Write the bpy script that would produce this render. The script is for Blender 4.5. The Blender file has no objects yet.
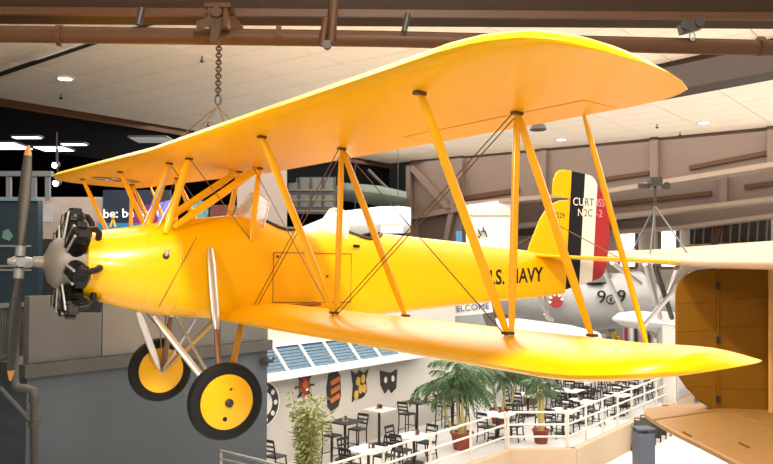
import bpy, bmesh, math, random
from mathutils import Vector, Matrix
random.seed(7)
PI = math.pi
sc = bpy.context.scene
col = sc.collection

# ------------------------------------------------------------------ camera
EYE = Vector((0, 0, 5.4)); FPX = 801.3; PITCH = 0.0414
cd = bpy.data.cameras.new('camera'); cam = bpy.data.objects.new('camera', cd); col.objects.link(cam)
cam.location = EYE; cam.rotation_euler = (PI/2 + PITCH, 0, 0)
cd.sensor_width = 36; cd.lens = FPX/773*36; cd.clip_end = 300
sc.camera = cam
# ------------------------------------------------------------------ world and lights
w = bpy.data.worlds.new('hall_ambient'); sc.world = w; w.use_nodes = True
w.node_tree.nodes['Background'].inputs[0].default_value = (1.0, 0.96, 0.9, 1)
w.node_tree.nodes['Background'].inputs[1].default_value = 0.3
def area(name, loc, target, size, power, colr, sizey=None):
    l = bpy.data.lights.new(name, 'AREA'); l.energy = power; l.color = colr; l.size = size
    if sizey: l.shape = 'RECTANGLE'; l.size_y = sizey
    o = bpy.data.objects.new(name, l); col.objects.link(o); o.location = loc
    o.rotation_euler = (Vector(target)-Vector(loc)).to_track_quat('-Z', 'Y').to_euler(); return o
area('flood_light_key', (1.35, 0.4, 11.0), (-0.8, 8.8, 5.2), 0.5, 720, (1, .95, .86))
area('flood_light_front', (2.5, -4.5, 7.4), (-0.5, 8, 5.6), 1.2, 330, (1, .93, .8))
area('hall_downlights', (9, 27, 11.25), (9, 27.001, 0), 38, 10800, (1, .935, .85), 36)
area('flood_light_beam', (-3.5, 5.2, 6.6), (-1.6, 9.6, 9.6), 0.4, 60, (1, .68, .38))
area('beam_lamp_warm', (-2.6, 11.2, 9.5), (-2.6, 15.0, 11.4), 0.5, 600, (1, .70, .38))
area('mezzanine_light', (-13, 24, 8.6), (-11, 26, 4), 3, 60, (.85, .92, 1), 3)
sc.view_settings.view_transform = 'Standard'; sc.view_settings.look = 'None'
sc.view_settings.exposure = 0.52; sc.view_settings.gamma = 1.0; sc.view_settings.use_curve_mapping = False

# ------------------------------------------------------------------ helpers
CP, SP = math.cos(PITCH), math.sin(PITCH)
def ray(u, v):
    x = (u-386.5)/FPX; y = -(v-232)/FPX
    return Vector((x, CP - y*SP, SP + y*CP))
def at(u, v, Y):
    d = ray(u, v); return EYE + d*(Y/d.y)
def onz(u, v, z):
    d = ray(u, v); return EYE + d*((z-EYE.z)/d.z)
def onplane(u, v, p, n):
    d = ray(u, v); return EYE + d*((Vector(p)-EYE).dot(n)/d.dot(n))
AX = Vector((.605, .796, 0)).normalized(); BX = Vector((AX.y, -AX.x, 0)); UP = Vector((0, 0, 1))

class MB:
    def __init__(s): s.v = []; s.f = []; s.m = []
    def add(s, vs, fs, mi=0):
        o = len(s.v); s.v += [Vector(p) for p in vs]; s.f += [tuple(i+o for i in f) for f in fs]; s.m += [mi]*len(fs); return s
    def hexa(s, p, mi=0):   # 4 bottom, 4 top
        return s.add(p, [(3,2,1,0),(4,5,6,7),(0,1,5,4),(1,2,6,5),(2,3,7,6),(3,0,4,7)], mi)
    def box(s, c, sz, ex=None, ey=None, ez=None, mi=0):
        c = Vector(c); ex = Vector(ex or (1,0,0)); ez = Vector(ez or (0,0,1)); ey = Vector(ey) if ey else ez.cross(ex)
        a, b, d = ex*sz[0]/2, ey*sz[1]/2, ez*sz[2]/2
        return s.hexa([c-a-b-d, c+a-b-d, c+a+b-d, c-a+b-d, c-a-b+d, c+a-b+d, c+a+b+d, c-a+b+d], mi)
    def beam(s, p, q, w, h, up=UP, mi=0):
        p, q = Vector(p), Vector(q); e = (q-p); L = e.length; e = e/L
        y = Vector(up).cross(e).normalized(); z = e.cross(y)
        return s.box((p+q)/2, (L, w, h), e, y, z, mi)
    def tube(s, pts, r, n=8, closed=False, mi=0, flat=None, fdir=None):
        # flat: second radius; fdir: direction in which the first radius points
        pts = [Vector(p) for p in pts]; N = len(pts); rings = []
        prev = None
        for i, p in enumerate(pts):
            if closed: t = (pts[(i+1) % N]-pts[i-1])
            else: t = pts[min(i+1, N-1)]-pts[max(i-1, 0)]
            t.normalize()
            if fdir is not None: a = Vector(fdir)
            elif prev is not None: a = prev
            else: a = Vector((0,0,1)) if abs(t.z) < .9 else Vector((1,0,0))
            a = (a - t*a.dot(t))
            if a.length < 1e-5: a = t.orthogonal()
            a.normalize(); b = t.cross(a); prev = a
            rr = r[i] if isinstance(r, (list, tuple)) else r
            r2 = rr*(flat if flat else 1)
            rings.append([p + a*rr*math.cos(2*PI*k/n) + b*r2*math.sin(2*PI*k/n) for k in range(n)])
        vs = [q for g in rings for q in g]; fs = []
        M = N if closed else N-1
        for i in range(M):
            for k in range(n):
                j = (i+1) % N
                fs.append((i*n+k, i*n+(k+1) % n, j*n+(k+1) % n, j*n+k))
        if not closed: fs += [tuple(range(n))[::-1], tuple((N-1)*n+k for k in range(n))]
        return s.add(vs, fs, mi)
    def lathe(s, prof, org, axis=(0,0,1), n=24, mi=0, ref=None):
        org = Vector(org); ax = Vector(axis).normalized(); a = Vector(ref) if ref else ax.orthogonal().normalized(); b = ax.cross(a)
        vs = []; fs = []
        for r, h in prof:
            for k in range(n):
                t = 2*PI*k/n; vs.append(org + ax*h + (a*math.cos(t)+b*math.sin(t))*max(r, 1e-4))
        for i in range(len(prof)-1):
            for k in range(n): fs.append((i*n+k, i*n+(k+1) % n, (i+1)*n+(k+1) % n, (i+1)*n+k))
        fs += [tuple(range(n))[::-1], tuple((len(prof)-1)*n+k for k in range(n))]
        return s.add(vs, fs, mi)
    def prism(s, poly, ext, mi=0):
        ext = Vector(ext); n = len(poly); p = [Vector(q) for q in poly]
        return s.add(p + [q+ext for q in p], [tuple(range(n))[::-1], tuple(range(n, 2*n))] + [(i, (i+1) % n, n+(i+1) % n, n+i) for i in range(n)], mi)
    def loft(s, rings, mi=0, cap=True):
        n = len(rings[0]); vs = [q for g in rings for q in g]; fs = []
        for i in range(len(rings)-1):
            for k in range(n): fs.append((i*n+k, i*n+(k+1) % n, (i+1)*n+(k+1) % n, (i+1)*n+k))
        if cap: fs += [tuple(range(n))[::-1], tuple((len(rings)-1)*n+k for k in range(n))]
        return s.add(vs, fs, mi)
    def mesh(s, name, mat, smooth=None, fix=True):
        me = bpy.data.meshes.new(name); me.from_pydata([tuple(p) for p in s.v], [], s.f)
        for m in (mat if isinstance(mat, (list, tuple)) else [mat]): me.materials.append(m)
        me.polygons.foreach_set('material_index', s.m)
        if fix:
            bm = bmesh.new(); bm.from_mesh(me); bmesh.ops.recalc_face_normals(bm, faces=bm.faces); bm.to_mesh(me); bm.free()
        if smooth:
            me.polygons.foreach_set('use_smooth', [True]*len(me.polygons)); me.set_sharp_from_angle(angle=math.radians(smooth))
        me.update(); return me
    def build(s, name, mat, parent=None, smooth=None):
        return link(name, s.mesh(name, mat, smooth), parent)
def link(name, me, parent=None):
    o = bpy.data.objects.new(name, me); col.objects.link(o)
    if parent is not None: o.parent = parent
    return o
def tag(o, label=None, cat=None, group=None, kind=None):
    if label: o['label'] = label
    if cat: o['category'] = cat
    if group: o['group'] = group
    if kind: o['kind'] = kind
    return o
def thing(name, label, cat, loc=(0,0,0), rz=0, group=None):
    o = bpy.data.objects.new(name, None); col.objects.link(o); o.location = loc; o.rotation_euler = (0,0,rz); o.empty_display_size = .1
    return tag(o, label, cat, group)
def struct(name, mb, mat, smooth=None): return tag(mb.build(name, mat, None, smooth), kind='structure')
def dup(o, parent=None):
    c = o.copy(); col.objects.link(c); c.parent = parent
    for ch in list(o.children): dup(ch, c)
    return c
def bevel(o, wd=.01, seg=2):
    m = o.modifiers.new('bevel', 'BEVEL'); m.width = wd; m.segments = seg; m.limit_method = 'ANGLE'; return o

MATS = {}
def mat(name, c, rough=.5, metal=0, vary=.06, scale=3, bump=0, bscale=40, emit=None, es=1, coat=0, alpha=None, trans=0, spec=None):
    if name in MATS: return MATS[name]
    m = bpy.data.materials.new(name); m.use_nodes = True; nt = m.node_tree; b = nt.nodes['Principled BSDF']
    b.inputs['Roughness'].default_value = rough; b.inputs['Metallic'].default_value = metal
    b.inputs['Coat Weight'].default_value = coat; b.inputs['Transmission Weight'].default_value = trans
    if spec is not None: b.inputs['Specular IOR Level'].default_value = spec
    if alpha is not None: b.inputs['Alpha'].default_value = alpha
    tc = nt.nodes.new('ShaderNodeTexCoord'); nz = nt.nodes.new('ShaderNodeTexNoise'); nz.inputs['Scale'].default_value = scale; nz.inputs['Detail'].default_value = 4
    nt.links.new(tc.outputs['Object'], nz.inputs['Vector'])
    r = nt.nodes.new('ShaderNodeMix'); r.data_type = 'RGBA'
    r.inputs['A'].default_value = tuple(x*(1-vary) for x in c)+(1,); r.inputs['B'].default_value = tuple(min(1, x*(1+vary)) for x in c)+(1,)
    nt.links.new(nz.outputs['Fac'], r.inputs['Factor']); nt.links.new(r.outputs['Result'], b.inputs['Base Color'])
    if bump:
        n2 = nt.nodes.new('ShaderNodeTexNoise'); n2.inputs['Scale'].default_value = bscale; nt.links.new(tc.outputs['Object'], n2.inputs['Vector'])
        bp = nt.nodes.new('ShaderNodeBump'); bp.inputs['Strength'].default_value = bump; bp.inputs['Distance'].default_value = .02
        nt.links.new(n2.outputs['Fac'], bp.inputs['Height']); nt.links.new(bp.outputs['Normal'], b.inputs['Normal'])
    if emit: b.inputs['Emission Color'].default_value = tuple(emit)+(1,); b.inputs['Emission Strength'].default_value = es
    MATS[name] = m; return m
YEL = (.87, .45, .0)
M_yel = mat('yellow_paint', YEL, .25, vary=.04, scale=1.2, coat=.1)
M_yfab = mat('yellow_fabric', (.86, .445, .0), .32, vary=.04, scale=1.5, bump=.04, bscale=6, spec=.25)
M_blk = mat('black_paint', (.009,.009,.01), .45, spec=.25)
M_navy = mat('navy_paint', (.006,.008,.014), .45, spec=.2)
M_white = mat('white_paint', (.8,.78,.72), .4)
M_red = mat('red_paint', (.36,.012,.018), .4)
M_sil = mat('silver_metal', (.6,.6,.6), .32, .8)
M_alu = mat('grey_metal', (.42,.42,.43), .4, .6)
M_dmet = mat('dark_metal', (.05,.045,.04), .45, .6)
M_chain = mat('rusty_chain', (.05,.028,.014), .55, .4)
M_wire = mat('wire_metal', (.13,.075,.03), .4, .5)
M_rub = mat('black_rubber', (.008,.008,.008), .75, spec=.3)
M_glass = mat('windscreen_plastic', (.75,.78,.8), .12, trans=.55, alpha=.55)
M_tan = mat('doped_linen', (.62,.36,.12), .55, vary=.1, bump=.05, bscale=8)
M_brown = mat('brown_steel', (.062,.026,.010), .5, vary=.15, spec=.25)
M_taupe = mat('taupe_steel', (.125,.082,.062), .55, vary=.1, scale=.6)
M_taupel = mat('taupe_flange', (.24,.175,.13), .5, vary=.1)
M_tile = mat('ceiling_tile', (.93,.82,.69), .9, vary=.03, bump=.1, bscale=60)
M_gap = mat('ceiling_grid', (.5,.43,.36), .8)
M_black = mat('black_ceiling', (.004,.004,.005), .95, spec=.05)
M_lamp = mat('lamp_glow', (1,1,1), .5, emit=(1,.97,.9), es=9)
M_fluor = mat('fluorescent_glow', (1,1,1), .5, emit=(.82,.9,1), es=2.2)
M_day = mat('daylight_pane', (1,1,1), .5, emit=(1,.98,.93), es=1.6)
M_pier = mat('blue_grey_paint', (.045,.060,.076), .6, vary=.15, scale=.7)
M_pierl = mat('light_grey_paint', (.082,.082,.078), .5, vary=.1, scale=.5)
M_floor = mat('pale_floor', (.78,.77,.74), .25, vary=.04, scale=.5)
M_cfloor = mat('cafe_floor_tile', (.55,.55,.55), .35, vary=.05, scale=.8)
M_cwall = mat('white_wall_paint', (.50,.49,.46), .7, vary=.03)
M_tanw = mat('tan_paint', (.46,.35,.245), .6, vary=.05)
M_rail = mat('rail_paint', (.62,.59,.54), .4)
M_wood = mat('black_stained_wood', (.013,.013,.015), .4)
M_ttop = mat('white_table_top', (.7,.7,.7), .3)
M_terra = mat('terracotta', (.20,.035,.02), .6)
M_soil = mat('potting_soil', (.03,.02,.012), .95)
M_leaf = mat('palm_leaf', (.07,.13,.06), .5, vary=.4, scale=5)
M_leafl = mat('bamboo_leaf', (.30,.34,.13), .55, vary=.35, scale=6)
M_stem = mat('plant_stem', (.42,.36,.13), .6)
M_blue = mat('louvre_blue', (.018,.10,.19), .35)
M_awn = mat('awning_frame_white', (.7,.72,.73), .4)
def text(body, size, mt, M, parent=None, name='lettering', depth=.002, sx=1, align='LEFT', bold=0):
    c = bpy.data.curves.new(name, 'FONT'); c.body = body; c.size = size; c.extrude = depth; c.align_x = align; c.resolution_u = 3; c.offset = bold
    t = bpy.data.objects.new(name, c); col.objects.link(t)
    dg = bpy.context.evaluated_depsgraph_get(); me = bpy.data.meshes.new_from_object(t.evaluated_get(dg)); bpy.data.objects.remove(t)
    me.transform(M @ Matrix.Diagonal((sx,1,1,1))); me.materials.clear(); me.materials.append(mt)
    return link(name, me, parent)
def basis(o, x, y):
    x = Vector(x).normalized(); y = Vector(y); y = (y-x*y.dot(x)).normalized(); z = x.cross(y)
    return Matrix(((x.x,y.x,z.x,o[0]),(x.y,y.y,z.y,o[1]),(x.z,y.z,z.z,o[2]),(0,0,0,1)))

# ================================================================== SETTING
CEIL = 11.4; MEZ = 3.8
COR = onz(390, 163, CEIL)                      # far corner of the tiled ceiling
LOWF = -.85
struct('floor', MB().box((10, 32, LOWF-.1), (90, 70, .2)), M_floor)
# cafe platform (raised): polygon bounded by the railing
R0 = Vector((-1.2, 17.6, 0)) - AX*6; R1 = Vector((3.5, 23.8, 0)); R2 = Vector((5.35, 23.85, 0)); RDIR = Vector((.585,.811,0)); R3 = R2 + RDIR*12.5
W0 = Vector((-3.1, 21.6, 0)); WD = AX
plat = [R0 + BX*.25, R1 + Vector((.12,-.2,0)), R2 + Vector((.2,-.15,0)), R3 + BX*.25, R3 + AX*14, W0 + AX*34 - BX*8, W0 - AX*10 - BX*8, R0 - BX*8]
struct('floor_cafe', MB().prism([Vector((p.x,p.y,-.12)) for p in plat], (0,0,.12)), M_cfloor)
skirt = MB()
for p, q in zip(plat[:3], plat[1:4]):
    d = (q-p).normalized(); n = Vector((-d.y, d.x, 0))
    skirt.hexa([Vector((a.x,a.y,z)) for z in (LOWF, .03) for a in (p-n*.04, q-n*.04, q+n*.2, p+n*.2)])
struct('wall_platform', skirt, M_tanw)
# ceiling slab, with tiles that show laid as pieces
def cl(s, t, z): p = COR - AX*s + BX*t; return Vector((p.x, p.y, z))
ceil = struct('ceiling', MB().hexa([cl(60,0,CEIL),cl(0,0,CEIL),cl(0,60,CEIL),cl(60,60,CEIL),cl(60,0,CEIL+.3),cl(0,0,CEIL+.3),cl(0,60,CEIL+.3),cl(60,60,CEIL+.3)]), M_gap)
TA, TB = 1.3, 2.6
tile_me = MB().box((0,0,0), (TA-.035, TB-.035, .03), AX, None, UP).mesh('ceiling_tile', M_tile)
def pix(p):
    d = Vector(p)-EYE; x = d.x; z = d.y*CP + d.z*SP; y = -d.y*SP + d.z*CP
    return (386.5+FPX*x/z, 232-FPX*y/z, z) if z > .1 else (0, 0, -1)
rest = MB(); nt = 0
for i in range(0, 46):
    for j in range(0, 23):
        c = cl((i+.5)*TA, (j+.5)*TB, CEIL-.015); u, v, z = pix(c)
        if z > 0 and -40 < u < 813 and -45 < v < 200 and nt < 290:
            o = link('ceiling_tile', tile_me, ceil); o.location = c; nt += 1
        elif z > -30: rest.box(c, (TA-.035, TB-.035, .03), AX, None, UP)
o = rest.build('ceiling_tiles', M_tile, ceil); o['kind'] = 'stuff'
# edge beam along the dark gallery and its black ceiling and walls
struct('trim_1', MB().beam(cl(60,-.15,CEIL-.15), cl(-.3,-.15,CEIL-.15), .3, .34), M_brown)
struct('ceiling_gallery', MB().hexa([cl(60,-26,9.7),cl(-14,-26,9.7),cl(-14,-.3,9.7),cl(60,-.3,9.7)] + [cl(60,-26,9.9),cl(-14,-26,9.9),cl(-14,-.3,9.9),cl(60,-.3,9.9)]), M_black)
struct('wall_gallery', MB().beam(cl(60,-20,4.5), cl(-14,-20,4.5), .3, 12), M_black)
struct('wall_far_left', MB().beam(cl(-13.3,-26,9), cl(-13.3,4,9), .3, 22), mat('dark_wall', (.03,.03,.032), .8))
struct('wall_gallery_fascia', MB().beam(cl(60,-.3,10.45), cl(-.2,-.3,10.45), .2, 1.6), M_black)
# mezzanine deck behind the pier
PC = Vector((-6.24, 14.0, 0)); PE = Vector((-2.75, 18.6, 0)); PD = (PE-PC).normalized(); PN = Vector((-PD.y, PD.x, 0))
def pr(s, t, z): p = PC + PD*s + PN*t; return Vector((p.x, p.y, z))
PL = (PE-PC).length
struct('wall_pier', MB().hexa([pr(0,0,LOWF),pr(PL,0,LOWF),pr(PL,1.4,LOWF),pr(0,1.4,LOWF),pr(0,0,3.45),pr(PL,0,3.45),pr(PL,1.4,3.45),pr(0,1.4,3.45)]), M_pier)
struct('trim_2', MB().hexa([pr(-.1,-.12,3.45),pr(PL+.05,-.12,3.45),pr(PL+.05,1.4,3.45),pr(-.1,1.4,3.45),pr(-.1,-.12,3.68),pr(PL+.05,-.12,3.68),pr(PL+.05,1.4,3.68),pr(-.1,1.4,3.68)]), mat('ledge_grey', (.045,.045,.042), .6))
par = tag(bpy.data.objects.new('wall_parapet', MB().hexa([pr(0,.02,3.68),pr(PL,.02,3.68),pr(PL,.14,3.68),pr(0,.14,3.68),pr(0,.02,4.86),pr(PL,.02,4.86),pr(PL,.14,4.86),pr(0,.14,4.86)]).mesh('wall_parapet', mat('parapet_core', (.08,.08,.078), .6))), kind='structure'); col.objects.link(par)
n = 4
for k in range(n):
    a, b = PL*k/n+.01, PL*(k+1)/n-.01
    MB().hexa([pr(a,-.02,3.69),pr(b,-.02,3.69),pr(b,.02,3.69),pr(a,.02,3.69),pr(a,-.02,4.85),pr(b,-.02,4.85),pr(b,.02,4.85),pr(a,.02,4.85)]).build('panel', M_pierl if k != 1 else mat('warm_grey_paint', (.13,.12,.105), .5), par)
struct('floor_mezzanine', MB().hexa([pr(-14,1.4,MEZ-.3),pr(PL,1.4,MEZ-.3),pr(PL+26,26,MEZ-.3),pr(-14,26,MEZ-.3),pr(-14,1.4,MEZ),pr(PL,1.4,MEZ),pr(PL+26,26,MEZ),pr(-14,26,MEZ)]), mat('dark_carpet', (.04,.045,.05), .9))
struct('wall_mezzanine', MB().hexa([pr(-14,1.4,LOWF),pr(-.02,1.4,LOWF),pr(-.02,1.7,LOWF),pr(-14,1.7,LOWF),pr(-14,1.4,MEZ),pr(-.02,1.4,MEZ),pr(-.02,1.7,MEZ),pr(-14,1.7,MEZ)]), mat('dim_grey_paint', (.06,.06,.056), .6))
# cafe wall
struct('wall_cafe', MB().hexa([W0-AX*3-BX*.3, W0+AX*9.2-BX*.3, W0+AX*9.2, W0-AX*3] + [p+UP*4.3 for p in (W0-AX*3-BX*.3, W0+AX*9.2-BX*.3, W0+AX*9.2, W0-AX*3)]), M_cwall)
struct('wall_cafe_return', MB().beam(W0+AX*9.1+UP*2.15-BX*.2, W0+AX*9.1-BX*9+UP*2.15, .2, 4.3), M_cwall)
# far walls behind the girders, taupe
def gr(off, u, v): return onplane(u, v, COR+AX*off, AX)
def gp(off, t, z): p = COR + AX*off + BX*t; return Vector((p.x, p.y, z))
struct('wall_far', MB().beam(gp(13,-6.5,5.0), gp(13,70,5.0), .4, 13), mat('far_wall', (.36,.30,.25), .7, vary=.1, scale=.3))
def girder(name, off, px, ztop, uL, depth=.35):
    pts = [gr(off, *p) for p in px]; mb = MB()
    pts[0] = gr(off, *px[0]); n = len(pts)
    e = pts[-1] + (pts[-1]-pts[-2]).normalized()*25; pts.append(e)
    for p, q in zip(pts, pts[1:]):
        mb.hexa([p, q, q+AX*depth, p+AX*depth] + [Vector((r.x, r.y, ztop)) for r in (p, q, q+AX*depth, p+AX*depth)])
    g = struct(name, mb, M_taupe)
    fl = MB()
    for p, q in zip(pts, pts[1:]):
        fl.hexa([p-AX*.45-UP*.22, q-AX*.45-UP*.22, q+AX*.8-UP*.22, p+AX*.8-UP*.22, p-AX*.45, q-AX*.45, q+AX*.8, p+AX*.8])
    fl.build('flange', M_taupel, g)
    return g
g1 = girder('trim_3', 0, [(462,203),(606,190),(773,163)], CEIL, 0)
g2 = girder('trim_4', 5, [(470,229),(662,210),(773,197)], CEIL-.5, 0)
g3 = girder('trim_5', 9, [(470,240),(680,226),(773,214)], CEIL-1.2, 0)
def gslot(g, off, a, b, th):       # rolled stiffener bar across a girder face
    p, q = gr(off, *a)-AX*.05, gr(off, *b)-AX*.05
    MB().beam(p, q, .22, th).build('stiffener', M_brown, g)
gslot(g1, 0, (690,168), (773,152), .2); gslot(g1, 0, (600,180), (650,173), .18); gslot(g1, 0, (462,199), (520,190), .25)
gslot(g2, 5, (612,204), (712,193), .2); gslot(g2, 5, (745,187), (773,183), .2); gslot(g3, 9, (560,225), (650,214), .2)
for g, off, u, v0, v1, wd in ((g1,0,656,137,186,.5),(g1,0,545,150,198,.35),(g2,5,725,176,206,.6),(g2,5,548,196,222,.5),(g1,0,773,121,166,.45)):
    MB().beam(gr(off,u,v0)-AX*.1, gr(off,u,v1)-AX*.1, .35, wd, up=AX).build('post', M_taupe, g)
# column block with knee brace at the far corner
c0, c1 = gr(-.3,410,167), gr(-.3,462,161)
colb = MB().hexa([Vector((p.x,p.y,3)) for p in (c0, c1, c1+AX*1.5, c0+AX*1.5)] + [Vector((p.x,p.y,CEIL)) for p in (c0, c1, c1+AX*1.5, c0+AX*1.5)])
cb = struct('wall_column', colb, M_taupe)
for a, b, t in (((414,168),(453,211),.35),((415,217),(462,209),.35),((460,178),(448,240),.25),((411,166),(411,240),.3)):
    MB().beam(gr(-.45,*a)-AX*.15, gr(-.45,*b)-AX*.15, .3, t, up=AX).build('brace', M_taupe, cb)
MB().hexa([gr(-.4,418,238),gr(-.4,446,238),gr(-.35,446,238),gr(-.35,418,238),gr(-.4,418,221),gr(-.4,448,216),gr(-.35,448,216),gr(-.35,418,221)]).build('recess', mat('dark_recess', (.05,.03,.022), .8), cb)
# windows in the far wall
for k, (u0, v0, u1, v1) in enumerate(((619,229,637,268),(660,226,678,268),(700,247,752,262),(725,268,773,290),(560,256,572,262))):
    p = [gr(12.6,u0,v1), gr(12.6,u1,v1), gr(12.6,u1,v0), gr(12.6,u0,v0)]
    wn = tag(MB().prism(p, AX*.1).build('window_%d' % (k+1), M_day), kind='structure')
    fr = MB()
    for a, b in zip(p, p[1:]+p[:1]): fr.beam(a-AX*.05, b-AX*.05, .2, .12, up=AX)
    fr.build('window_frame', M_taupe, wn)
# dark gallery opening with balusters on the far side
p = [gr(10.5,690,246), gr(10.5,770,243), gr(10.5,770,216), gr(10.5,690,226)]
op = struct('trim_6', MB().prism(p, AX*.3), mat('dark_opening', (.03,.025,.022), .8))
for k in range(9):
    u = 694+9*k; MB().beam(gr(10.3,u,245), gr(10.3,u+1.5,222-k*.8), .1, .12, up=AX).build('baluster', M_taupe, op)
MB().beam(gr(10.2,688,247), gr(10.2,775,244), .3, .3, up=AX).build('sill', M_taupel, op)
MB().beam(gr(10.2,721,222), gr(10.2,713,256), .3, .5, up=AX).build('post', M_brown, op)

# ------------------------------------------------------------------ roof steel close above the aircraft
def line_beam(name, pts, w_, h_, m):
    mb = MB()
    for p, q in zip(pts, pts[1:]): mb.beam(p, q, w_, h_)
    return struct(name, mb, m)
def bp(u, v, d0=9.6, sl=.066): # point on the roof beam line; depth grows slowly to the right
    Y = d0/(1-sl*(u-386.5)/FPX); return at(u, v, Y)
b2 = struct('trim_7', MB().tube([bp(-900,21), bp(0,34), bp(386,39), bp(773,48), bp(1700,68)], .098, 16), M_brown, 60)
mb = MB(); p, q = bp(-900,11.6,9.9), bp(1700,29.5,9.9)
mb.beam(p, q, .34, .05); mb.beam(p+UP*.34, q+UP*.34, .05, .66); mb.beam(p+UP*.68, q+UP*.68, .34, .05)
b1 = struct('trim_8', mb, mat('dark_brown_steel', (.03,.016,.009), .6, spec=.12, vary=.12))
mb = MB(); mb.beam(bp(-900,7.6,9.7)-Vector((0,.1,0)), bp(1700,25.5,9.7)-Vector((0,.1,0)), .06, .09); mb.build('edge_angle', M_brown, b1)
for u, v0, v1, r in ((335,-8,43,.055),(326,18,46,.045),(142,8,25,.04),(408,14,32,.035)):   # hanger rods
    MB().tube([bp(u,v0,9.45), bp(u-4,v1,9.45)], r, 10).build('hanger_rod', M_brown if r > .04 else M_dmet, b2, 40)
for u in (279, 690+70, 60):
    c = bp(u, 35.5+ (u > 500)*11, 9.6); d = Vector((1,.066,-.01)).normalized()
    MB().lathe([(.115,-.03),(.125,-.03),(.125,.03),(.115,.03)], c, d, 16).build('pipe_collar', M_brown, b2, 40)
MB().lathe([(.03,-.05),(.05,-.05),(.05,.05),(.03,.05)], bp(327,45,9.45), (0,1,0), 14).build('roller', M_dmet, b2, 40)
# dark girder crossing under the ceiling at the right, and thin paired pipes at the left
pa, pb = onz(660,92,CEIL-.75), onz(773,70,CEIL-.75)
dd = (pb-pa).normalized()
g4 = MB().beam(pa-dd*3+UP*.3, pb+dd*20+UP*.3, 1.0, .9); struct('trim_9', g4, mat('umber_steel', (.028,.014,.009), .6))
for off, nme in ((0,'trim_10'),(1.6,'trim_11')):
    p, q = onz(0,75-off,CEIL-.25), onz(100,41-off,CEIL-.25); d = (q-p).normalized()
    struct(nme, MB().tube([p-d*8, q+d*14], .05, 8), M_dmet, 60)

# downlights and sprinklers in the ceiling
for k, (u, v) in enumerate(((65,78),(561,139),(704,122))):
    c = onz(u, v, CEIL-.03); t = thing('downlight', ('glowing round downlight in the tiles above the dark gallery','glowing round downlight in the tiles nearest the tall rudder','glowing round downlight in the tiles beside the dark girder')[k], 'light', c, 0, 'round ceiling downlights')
    MB().lathe([(.2,0),(.3,0),(.3,-.04),(.24,-.05),(.2,-.03)], (0,0,0), n=20).build('trim_ring', M_white, t, 40)
    MB().lathe([(.0,-.02),(.22,-.02),(.22,-.035),(.1,-.06),(0,-.065)], (0,0,0), n=20).build('lens', M_lamp, t, 40)
for k, (u, v) in enumerate(((61,94),(202,56),(208,122),(657,124),(680,132))):
    c = onz(u, v, CEIL-.03); t = thing('sprinkler_head', 'small dark sprinkler head poking down through the ceiling tiles', 'sprinkler', c, 0, 'ceiling sprinkler heads')
    MB().lathe([(.02,0),(.02,-.12),(.07,-.13),(.07,-.16),(.01,-.2)], (0,0,0), n=10).build('sprinkler_body', M_dmet, t, 40)

# ================================================================== THE BIPLANE (local: x aft, y starboard, z up)
ROT = Matrix(((0.84101,-0.53721,0.06414),(0.53831,0.84275,0.00009),(-0.05410,0.03445,0.99794)))
plane = thing('biplane', 'bright yellow open-cockpit biplane with exposed radial engine hung from the roof', 'airplane')
LOCP = Vector((-2.627, 8.5412, 5.01703+(5.4-5.4)))
plane.matrix_world = Matrix.Translation(LOCP) @ ROT.to_4x4()
PM = Matrix.Translation(LOCP) @ ROT.to_4x4()
GAP, STAG, DU, DL = 1.541, .805, .013, .028
XF, XR, YI, YO = .266, 1.04, 2.328, 4.653
def U(x, y, dz=0): return Vector((x, y, GAP + abs(y)*DU + dz))
def L(x, y, dz=0): return Vector((STAG+x, y, abs(y)*DL - .168 + .085*(x-XF) + dz))
CY = [0,.0125,.025,.05,.1,.2,.3,.4,.5,.6,.7,.8,.9,1]
CU = [.035,.0545,.065,.079,.096,.1136,.117,.114,.1052,.0915,.0735,.0522,.028,.004]
CLo = [.035,.0193,.0147,.0093,.0042,.0003,0,0,0,0,0,0,0,0]
def interp(X, Y, t):
    for i in range(len(X)-1):
        if t <= X[i+1]: k = (t-X[i])/(X[i+1]-X[i]); return Y[i]+(Y[i+1]-Y[i])*k
    return Y[-1]
TIPY = [0, 5.25, 5.5, 5.65, 5.78, 5.87, 5.93, 5.97]
TIPL = [-.05, -.05, -.03, .0, .05, .13, .22, .42]
TIPT = [1.41, 1.41, 1.39, 1.35, 1.27, 1.10, .93, .70]
def section(base, y, t0, t1, sgn):
    ay = abs(y); xl = interp(TIPY, TIPL, ay); xt = interp(TIPY, TIPT, ay); c = xt-xl
    th = (c*1.1*(1+.4*(max(0, ay-5.85)/.12)**2) if base is L else c*(1-.35*(max(0, ay-5.25)/.72)**2))
    ts = [t0+(t1-t0)*((1-math.cos(PI*k/14))/2) if t0 == 0 else t0+(t1-t0)*k/14 for k in range(15)]
    up = [base(xl+c*t, y, th*interp(CY, CU, t) + (0.02 if 0 else 0)) for t in ts]
    lo = [base(xl+c*t, y, th*interp(CY, CLo, t)) for t in ts]
    # thin the tip about its mid line
    k = (max(0, ay-5.25)/.72)**2; l0, l1 = (.085, .085) if base is L else (.0, .0)
    lo = [p + UP*l0*k for p in lo]; up = [p + UP*l1*k for p in up]
    return lo + up[::-1]
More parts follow.
